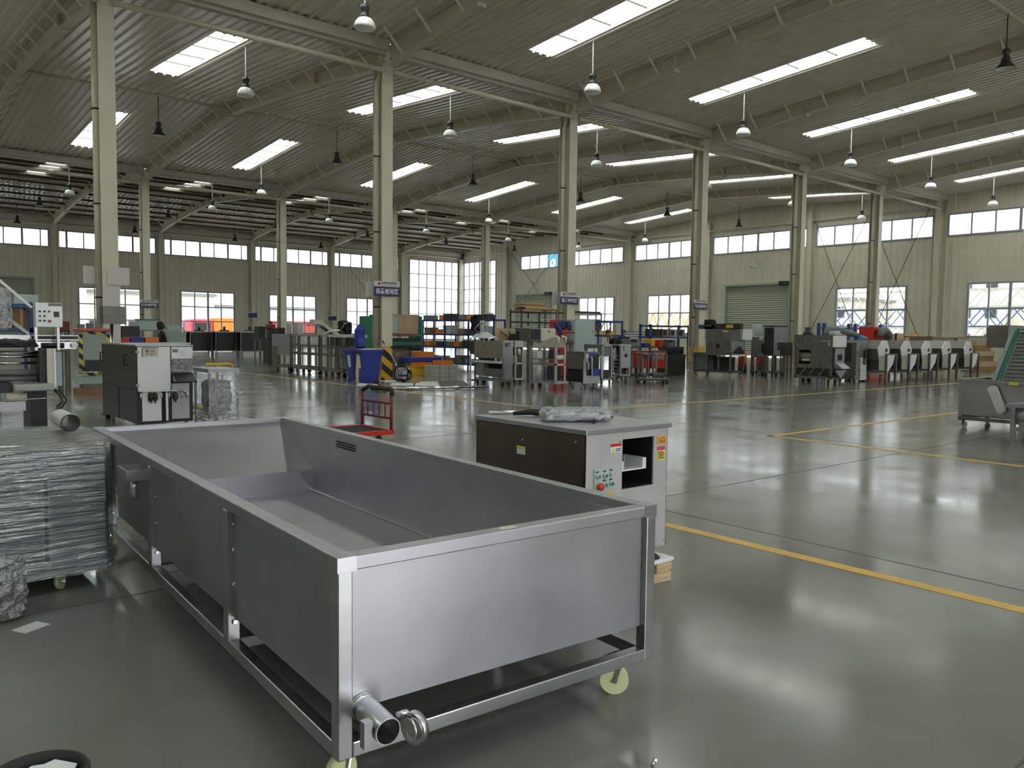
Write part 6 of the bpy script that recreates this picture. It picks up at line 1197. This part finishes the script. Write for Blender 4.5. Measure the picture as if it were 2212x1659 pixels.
part(t, 'dark_gap', 'void', (.02, -.015, h(797), b.w*.2, 0, h(753))); part(t, 'end_plate', 'steelmatt', (b.w*.2, -.02, h(797), b.w, 0, h(753))); part(t, 'end_slot', 'void', (b.w*.42, -.028, h(779), b.w*.78, -.02, h(766))); MB().prism([(-.02, h(784)), (-.28, h(796)), (-.02, h(798))], 'x', b.w*.25, b.w*.9).build('outlet_tray', 'steelmatt', t)  # end plate paler than the side walls: front light painted in
MB().prism([(0, h(800)), (b.w*.98, h(800)), (b.w*.5, h(818))], 'y', -.12, -.03).build('funnel', 'steelmatt', t); part(t, 'cover_sheet', 'whitem', (-.02, -.05, h(750), b.w*1.05, -.021, h(725))); part(t, 'vent_trim', 'lightgrey', (-.035, .1, h(738), -.02, d_*.28, h(736)), (-.035, .08, h(748), -.02, .12, h(736)))
part(t, 'trough_bottom', 'darksteel', (.05, .05, h(812), b.w*.8, d_-.05, h(797))); legs(t, b.w, d_, .16, h(797), .07, 'dull'); ring(t, b.w, d_, .22, .07, 'dull', 'base_rail'); wheels4(t, b.w, d_, .16, .07, 'black', ins=.2)
for k in range(3): MB().bar((.02, d_*(.2+.25*k), h(797)), (.02, d_*(.35+.25*k), .24), .04).build('brace', 'dull', t)
q = thing('paper_pad', 'pale blue paper pad on top of the peeling machine', 'paper', (b.N.x+b.w*.3, b.N.y+.05, h(724))); part(q, 'pad', mat('pale_blue_paper', (.55,.60,.75), .6), (0, 0, 0, .36, .2, .14), bevel=.03)
# box machine with silver end
b = B(1827, 1859, 1886, 825); b.N.x -= .42; h = b.h; t = machine(b, 'silver_end_machine', 'box machine with bright silver end panel right of the peeler'); part(t, 'case', 'dull', (0, 0, h(820), b.w, b.d, h(739)), bevel=.02); part(t, 'dark_bay', 'darksteel', (-.01, .15, h(782), 0, b.d-.1, h(742))); part(t, 'end_panel', 'steel2', (0, -.02, h(822), b.w*.48, 0, h(740))); part(t, 'white_door', 'whitem', (b.w*.42, -.03, h(822), b.w*.98, -.001, h(773))); part(t, 'upper_door', 'steelmatt', (b.w*.5, -.03, h(771), b.w, -.001, h(740))); part(t, 'slot', 'void', (b.w*.62, -.038, h(788), b.w*.86, -.03, h(757))); part(t, 'arrow_flap', 'steelmatt', (b.w*.55, -.045, h(786), b.w*.95, -.038, h(775))); legs(t, b.w, b.d, 0, h(820), .08, 'darksteel')  # bright end, dark side bay: lit and shaded faces made by colour
# bent duct with blue funnel, red cabinet, blue rail
P = AD(1808, 30); t = thing('extraction_arm', 'grey bent extraction duct ending in a blue funnel', 'duct', (P.x, P.y, 0)); zq = lambda y: zat(1808, y, P); q = lambda px_: (onY(px_, 722, P.y).x-P.x)
MB().tube([(q(1800), .3, zq(724)), (q(1803), .3, zq(712)), (q(1815), .2, zq(711)), (q(1830), 0, zq(717)), (q(1843), -.1, zq(723))], .11, 12).build('duct', 'greymetal', t); MB().tube([(q(1845), -.1, zq(723)), (q(1848), -.1, zq(728)), (q(1850), -.1, zq(735))], [.10, .14, .34], 12).build('funnel', mat('blue_funnel', (.03,.14,.36), .4), t); MB().cyl((q(1800), .3, 0), (q(1800), .3, zq(722)), .06, n=10).build('stand_pipe', 'greymetal', t)
b = B(1880, 1886, 1922, D=38); t = machine(b, 'red_blower', 'red blower cabinet with grey elbow behind the drum machines'); h = b.h; part(t, 'cabinet', 'red', (0, 0, .0, b.w*.62, .7, h(706)), bevel=.02); part(t, 'side_tank', 'red', (b.w*.62, .05, 0, b.w, .6, h(714)), bevel=.06); MB().tube([(b.w*.15, -.2, h(727)), (b.w*.2, -.2, h(716)), (b.w*.45, -.2, h(713)), (b.w*.68, -.2, h(722)), (b.w*.72, -.2, h(732))], .18, 12).build('elbow', 'greymetal', t)
P0, P1 = AD(1769, 42), AD(1905, 45); t = thing('crane_rail', 'thin dark blue rail on posts before the right wall windows', 'rail', (P0.x, P0.y, 0)); zr = zat(1769, 708, P0); dv = P1-P0
MB().bar((0, 0, zr), (dv.x, dv.y, zr), .10).build('rail_bar', 'bluep', t)
for f in (0, .08, .46, .56, .98): part(t, 'rail_post', 'bluep', (dv.x*f-.08, dv.y*f-.08, 0, dv.x*f+.08, dv.y*f+.08, zr+.25))
q = thing('grey_motor', 'small dark motor standing above the peeling machine', 'motor', tuple(AD(1745, 33))); P = Vector(q.location); zz = zat(1745, 723, P); part(q, 'stand', 'dull', (-.25, -.2, 0, .25, .2, zz)); MB().lathe([(0,zz),(.2,zz),(.18,zz+.1),(.12,zz+.12),(.12,zz+.3),(0,zz+.3)], n=12).build('motor_body', 'darksteel', q)
# five drum washers in a row
first = None; spots = [(1913, 826.5), (1962, 824), (2006, 821.5), (2050, 818.5), (2097, 815.5)]
Ps = [G(*s_)+Vector((-.06, .28, 0)) for s_ in spots]
drum = thing('drum_washer', 'x', 'machine', (Ps[0].x, Ps[0].y, 0)); b0 = Box3(1888, 1913, 1941, 826.5); dw = .98; dd = 1.7; P = Ps[0]; zD = lambda y: zat(1913, y, P)
zt, zm, zl = zD(736), zD(754), zD(778)
prof = [(-.02, zm), (.28, zt), (dw*.62, zt), (dw*.86, zm-.05), (.70, zl), (.12, zl)]
MB().prism(prof, 'y', .02, dd).build('hood', 'dull', drum); MB().prism(prof, 'y', -.01, .02).build('hood_end', 'whitem', drum)  # hood end whiter than the hood: its front light painted in
MB().prism([(.10, zD(800)), (.12, zl), (.70, zl), (.70, zD(800))], 'y', .05, dd-.05).build('drum_case', 'darksteel', drum)
MB().prism([(.12, zD(767)), (.62, zD(767)), (.50, zD(787)), (.12, zD(805))], 'y', -.30, -.26).build('chute_plate', 'whitem', drum); MB().prism([(-.26, zD(767)), (.0, zD(770)), (.0, zD(800)), (-.26, zD(803))], 'x', .10, .13).build('chute_side', 'cream', drum)
MB().cyl((.55, -.015, zD(757)), (.55, -.06, zD(757)), .06, n=10).build('bearing', 'dull', drum)
for x in (.08, .78):
    for y in (-.28, dd-.2): part(drum, 'leg', 'dull', (x, y, 0, x+.07, y+.07, zD(766) if y < 0 else zl))
part(drum, 'leg_rail', 'dull', (.08, -.28, zD(766)-.03, .85, -.21, zD(766)+.03)); part(drum, 'low_rail', 'dull', (.08, -.25, .34, .15, dd-.15, .41), (.78, -.25, .34, .85, dd-.15, .41)); part(drum, 'drip_tray', 'lightgrey', (.12, 0, .28, .76, dd-.3, .31))
nm5 = ['nearest the silver-ended machine', 'second from the silver-ended machine', 'third and middle of five', 'fourth of five from the left', 'rightmost, beside the timber']
for k, p in enumerate(Ps):
    o = drum if k == 0 else copy_tree(drum, loc=(p.x, p.y, 0)); o['label'] = 'drum washer with six-sided hood, %s' % nm5[k]; o['group'] = 'row of drum washers'
# timber
b = B(1934, 1937, 1997, D=47); t = machine(b, 'slatted_crate', 'pale wooden crate behind the drum washers', 'crate'); h = b.h; part(t, 'crate_side', 'wood', (0, 0, .3, b.w*.8, 1.0, h(721)))
for f in (0, .26, .52, .78): part(t, 'batten', 'wood', (b.w*f, -.05, 0, b.w*f+.12, 0, h(720)))
for k in range(4): part(t, 'top_board', 'wood', (-.05, .28*k, h(720), b.w*.85, .28*k+.2, h(719)))
legs(t, b.w, 1.0, 0, h(719), .1, 'cream')
b = B(1990, 2015, 2148, D=45); h = b.h; bD = b; b.w = min(b.w, 51.6-b.N.x)
st_ = thing('sheet_pile', 'dark flat sheet lying on top of the big timber stack', 'sheet', (b.N.x, b.N.y, .26*6)); part(st_, 'sheet', 'darksteel', (-.2, -.1, 0, b.w, 1.5, .05))
n_l = 6
for k in range(n_l):
    for j in range(3):
        z = k*.26; 
        pass
        if k == n_l-1 and 0: continue
        L = b.w*.31; t = thing('plank_bundle', 'bundle of pale planks, layer %s from floor, %s third of the stack' % (ordn[k], ('left', 'middle', 'right')[j]), 'timber', (b.N.x+b.w*j/3+.05*((k*7+j*3) % 3), b.N.y+.04*((k*5+j) % 3), z), group='timber stack'); part(t, 'planks', 'wood', (0, 0, 0, L, 1.3, .11)); part(t, 'planks', 'wood', (.04, .03, .12, L-.03, 1.3, .24))
b = B(2112, 2118, 2160, D=37); h = b.h
for k in range(6):
    t = thing('loose_plank', 'reddish loose plank beside the right drum washer, %s from floor' % ordn[k], 'plank', (b.N.x+.07*((k*3) % 4), b.N.y+.05*k, .0+.24*k), .04*((k % 3)-1), 'loose planks'); part(t, 'plank_body', 'ply' if k % 2 else 'card', (0, 0, 0, b.w*(1.0-.05*k), .5, .235))
q = G(2085, 800); t = thing('drive_motor', 'black electric motor on the floor left of the conveyor', 'motor', (q.x, q.y, 0)); s5 = .0
MB().cyl((.3, 0, .42), (.95, 0, .42), .22, n=16).build('motor_body', 'black', t); MB().cyl((.95, 0, .42), (1.15, 0, .42), .08, n=10).build('shaft', 'chrome', t); part(t, 'motor_stand', 'darksteel', (.25, -.3, 0, 1.2, .3, .2)); part(t, 'gear_case', 'darksteel', (1.15, -.2, .2, 1.55, .2, .62))

# ---------- signs on the columns
def sign(i, Yc, px0, px1, y0, y1, split, words, label, small=False):
    X = FX[i+2]; yf = Yc-.06; a = onY(px0, y0, yf); c = onY(px1, y1, yf); t = thing('area_sign', label, 'sign', (a.x, yf, 0)); w_ = c.x-a.x; P = Vector((a.x, yf, 0)); z1, z0, zs_ = zat(px0, y0, P), zat(px0, y1-(y1-y0)*.06, P), zat(px0, split, P)
    part(t, 'upper_board', 'signwhite', (0, -.02, zs_, w_, 0, z1)); part(t, 'lower_board', 'navy', (0, -.02, z0, w_, 0, zs_)); hh = zs_-z0
    if words: text(words, hh*.62, 'textwhite', t, (w_*.5, -.024, (z0+zs_)/2-hh*.02), FACE_NY, bold=.004, width=w_*.88)
    if not small:
        MB().cyl((w_*.19, -.02, (zs_+z1)/2), (w_*.19, -.026, (zs_+z1)/2), (z1-zs_)*.26, n=16).build('red_emblem', 'textred', t); text('山东鑫博机械设备有限公司', (z1-zs_)*.32, 'textdark', t, (w_*.57, -.024, (zs_+z1)/2+(z1-zs_)*.15), FACE_NY, bold=.003, width=w_*.6); part(t, 'print_line', 'greymetal', (w_*.28, -.024, zs_+(z1-zs_)*.28, w_*.86, -.021, zs_+(z1-zs_)*.34))
    part(t, 'strap', 'darksteel', (w_*.4, 0, (z0+z1)/2-.02, w_*.6, .05, (z0+z1)/2+.02)); return t
sign(1, YA, 807.5, 863, 606, 641, 618, '设备检验区', 'navy and white sign on the striped column')
sign(2, YA, 1210, 1248, 630, 658, 640.5, '设备待验区', 'navy and white sign on the column above the jacket')
sign(3, YA, 1499, 1527, 647, 669, 654.5, '半成品暂存区', 'navy and white sign on the orange-footed column')
sign(1, YB, 302, 341, 647, 665, 653.5, '板材焊接区', 'dim navy sign on the far column behind the tall pale machine')
sign(4, YB, 1045, 1065, 675, 685.5, 678, '板材下料区', 'small navy sign on the slim far column before the glazed corner', small=True)
t = thing('back_board', 'plain grey board on the left side of the striped column', 'sign', (FX[3]-.62, YA+.2, 0)); P = Vector((FX[3]-.5, YA+.2, 0)); part(t, 'board', 'signwhite', (0, -.012, zat(800, 640, P), .34, 0, zat(800, 609, P)))
t = thing('back_board', 'plain grey board left of the jacket column sign', 'sign', (FX[4]-.62, YA+.3, 0)); P = Vector((FX[4]-.5, YA+.3, 0)); part(t, 'board', 'signwhite', (-.05, -.012, zat(1200, 658, P), .36, 0, zat(1200, 632, P)))
for (px_, y0, y1, lab) in ((546, 676, 686, 'small navy sign on a stand near the back wall, left one'), (718, 683, 692, 'small navy sign on a stand near the back wall, right one')):
    P = AD(px_, 56); w_ = .62; t = thing('stand_sign', lab, 'sign', (P.x, P.y, 0)); part(t, 'sign_board', 'navy', (-w_/2, -.02, zat(px_, y1, P), w_/2, 0, zat(px_, y0, P))); part(t, 'sign_head', 'signwhite', (-w_/2, -.02, zat(px_, y0, P), w_/2, 0, zat(px_, y0, P)+.06)); MB().cyl((0, .03, 0), (0, .03, zat(px_, y0, P)), .04, n=8).build('sign_pole', 'dull', t)
# security cameras on the right wall
for px_, y, lab in ((1633, 577, 'small black and white security camera above the right shutter'), (1159, 610, 'small security camera above the far shutter')):
    P = onX(px_, y, XW-.27); t = thing('security_camera', lab, 'camera', tuple(P)); MB().cyl((-.3, .15, 0), (.0, -.12, .06), .07, n=10).build('camera_body', 'white', t); MB().cyl((-.33, .18, -.005), (-.29, .14, .0), .06, n=10).build('lens', 'black', t); part(t, 'bracket', 'white', (-.02, -.05, .0, .10, .05, .12))

# ---------- outside the windows
def yard_thing(name, label, cat, loc): return thing(name, label, cat, (loc[0], loc[1], -.3))
Yo = 88; a = onY(578, 700, Yo); c = onY(690, 700, Yo)
t = yard_thing('shipping_container', 'red shipping container outside the back windows', 'container', (a.x, Yo)); L = c.x-a.x
for k in range(int(L/.3)): part(t, 'corrugation', mat('container_red', (.42,.07,.06), .6), (k*.3, -.05 if k % 2 else 0, .2, k*.3+.3, .3, 2.75))
part(t, 'container_frame', MATS['container_red'], (-.05, -.06, .1, L+.05, .1, .3), (-.05, -.06, 2.7, L+.05, .1, 2.85)); part(t, 'container_body', MATS['container_red'], (0, .3, .15, L, 2.6, 2.75)); 
a = onY(412, 700, 86); t = yard_thing('truck', 'red truck cab outside the back window', 'truck', (a.x, 86)); part(t, 'cab', mat('truck_red', (.50,.06,.10), .4), (0, 0, .6, 2.3, 2.2, 2.9), bevel=.2); part(t, 'windscreen', 'darksteel', (.25, -.02, 1.7, 2.05, .02, 2.5)); part(t, 'bumper', 'lightgrey', (0, -.15, .45, 2.3, .1, .9)); part(t, 'cargo_bed', 'orange', (2.5, .3, 1.0, 6.0, 2.3, 3.0))
for x in (.4, 1.9, 3.6, 5.2): MB().cyl((x, .1, .5), (x, .45, .5), .5, n=16).build('wheel', 'rubber', t)
for k, (x0, x1, y, H, m, lab) in enumerate(((6, 24, 112, 8, 'lightgrey', 'pale ribbed building beyond the yard, left'), (24.5, 42, 118, 6.5, 'cream', 'cream building beyond the yard, middle'), (44, 66, 125, 5.2, 'lightgrey', 'low grey building beyond the yard, right'))):
    t = yard_thing('building', lab, 'building', (x0, y)); part(t, 'wall', m, (0, 0, 0, x1-x0, 10, H)); part(t, 'roof', 'greymetal', (-.3, -.4, H, x1-x0+.3, 10.3, H+.4))
    for j in range(int((x1-x0)/2.4)): wn = part(t, 'window', 'frame', (1+j*2.4, -.06, 1.2, 2.4+j*2.4, 0, 2.9)); part(wn, 'pane', 'darksteel', (1.1+j*2.4, -.08, 1.3, 2.3+j*2.4, -.06, 2.8))
for k, (y0, y1, x, H) in enumerate(((16, 30, 92, 7.5), (33, 44, 96, 10.5), (47, 60, 90, 6.0))):
    t = yard_thing('building', 'cream apartment-like building beyond the right wall, %s from the front' % ordn[k], 'building', (x, y0)); part(t, 'wall', 'cream', (0, 0, 0, 10, y1-y0, H)); part(t, 'roof', 'greymetal', (-.4, -.3, H, 10.3, y1-y0+.3, H+.4))
    for f in range(int(H/3)):
        for j in range(int((y1-y0)/2.6)): wn = part(t, 'window', 'frame', (-.06, .8+j*2.6, 1+f*3, 0, 2.1+j*2.6, 2.4+f*3)); part(wn, 'pane', 'darksteel', (-.08, .9+j*2.6, 1.1+f*3, -.06, 2.0+j*2.6, 2.3+f*3))
P = onX(1195, 566, 70); t = yard_thing('advert_board', 'blue board with white round logo outside the strip window', 'sign', (70, P.y)); part(t, 'board', mat('advert_blue', (.03,.25,.55), .5), (0, -1.0, P.z-1.1, .15, 1.1, P.z+1.4)); MB().cyl((-.02, .0, P.z+.2), (-.05, .0, P.z+.2), .55, n=24).build('logo_disc', 'paper', t); part(t, 'mast', 'greymetal', (.05, -.1, 0, .15, .1, P.z)); text('K', .7, 'advert' if 0 else 'bluep', t, (-.06, 0, P.z+.2), FACE_NX, bold=.02)
def lattice(name, label, loc, L, s, m, rz, n):
    t = thing(name, label, 'truss', loc, rz, 'lattice trusses in the yard')
    for y in (0, s):
        for z in (0, s): MB().bar((0, y, z), (L, y, z), .10).build('chord', m, t)
    for k in range(n):
        x0, x1 = L*k/n, L*(k+1)/n
        for y in (0, s): MB().bar((x0, y, 0), ((x0+x1)/2, y, s), .06).bar(((x0+x1)/2, y, s), (x1, y, 0), .06).build('diagonal', m, t)
        MB().bar((x0, 0, s), (x0, s, s), .06).build('cross_bar', m, t)
    return t
blu, whi, yel = mat('truss_blue', (.05,.12,.30), .5), mat('truss_white', (.60,.58,.52), .5), mat('truss_yellow', (.75,.42,.02), .5)
kk = 0
for (x, y0, L, z, m, cn) in ((60, 15, 19, -.25, blu, 'blue'), (60, 15, 19, 1.05, whi, 'white'), (60, 15, 19, 2.35, blu, 'dark blue'), (60, 15, 19, 3.65, whi, 'cream'), (63, 15, 19, -.25, whi, 'grey-white'), (60, 44, 11, -.25, yel, 'yellow'), (60, 44, 11, 1.05, yel, 'amber'), (60, 44, 11, 2.35, yel, 'golden'), (62.5, 44, 11, -.25, yel, 'orange-yellow')):
    lattice('lattice_truss', '%s lattice truss in the yard, %s of the pile outside the right windows' % (cn, ordn[kk % 5]), (x, y0, z), L, 1.2, m, math.pi/2, 10); kk += 1
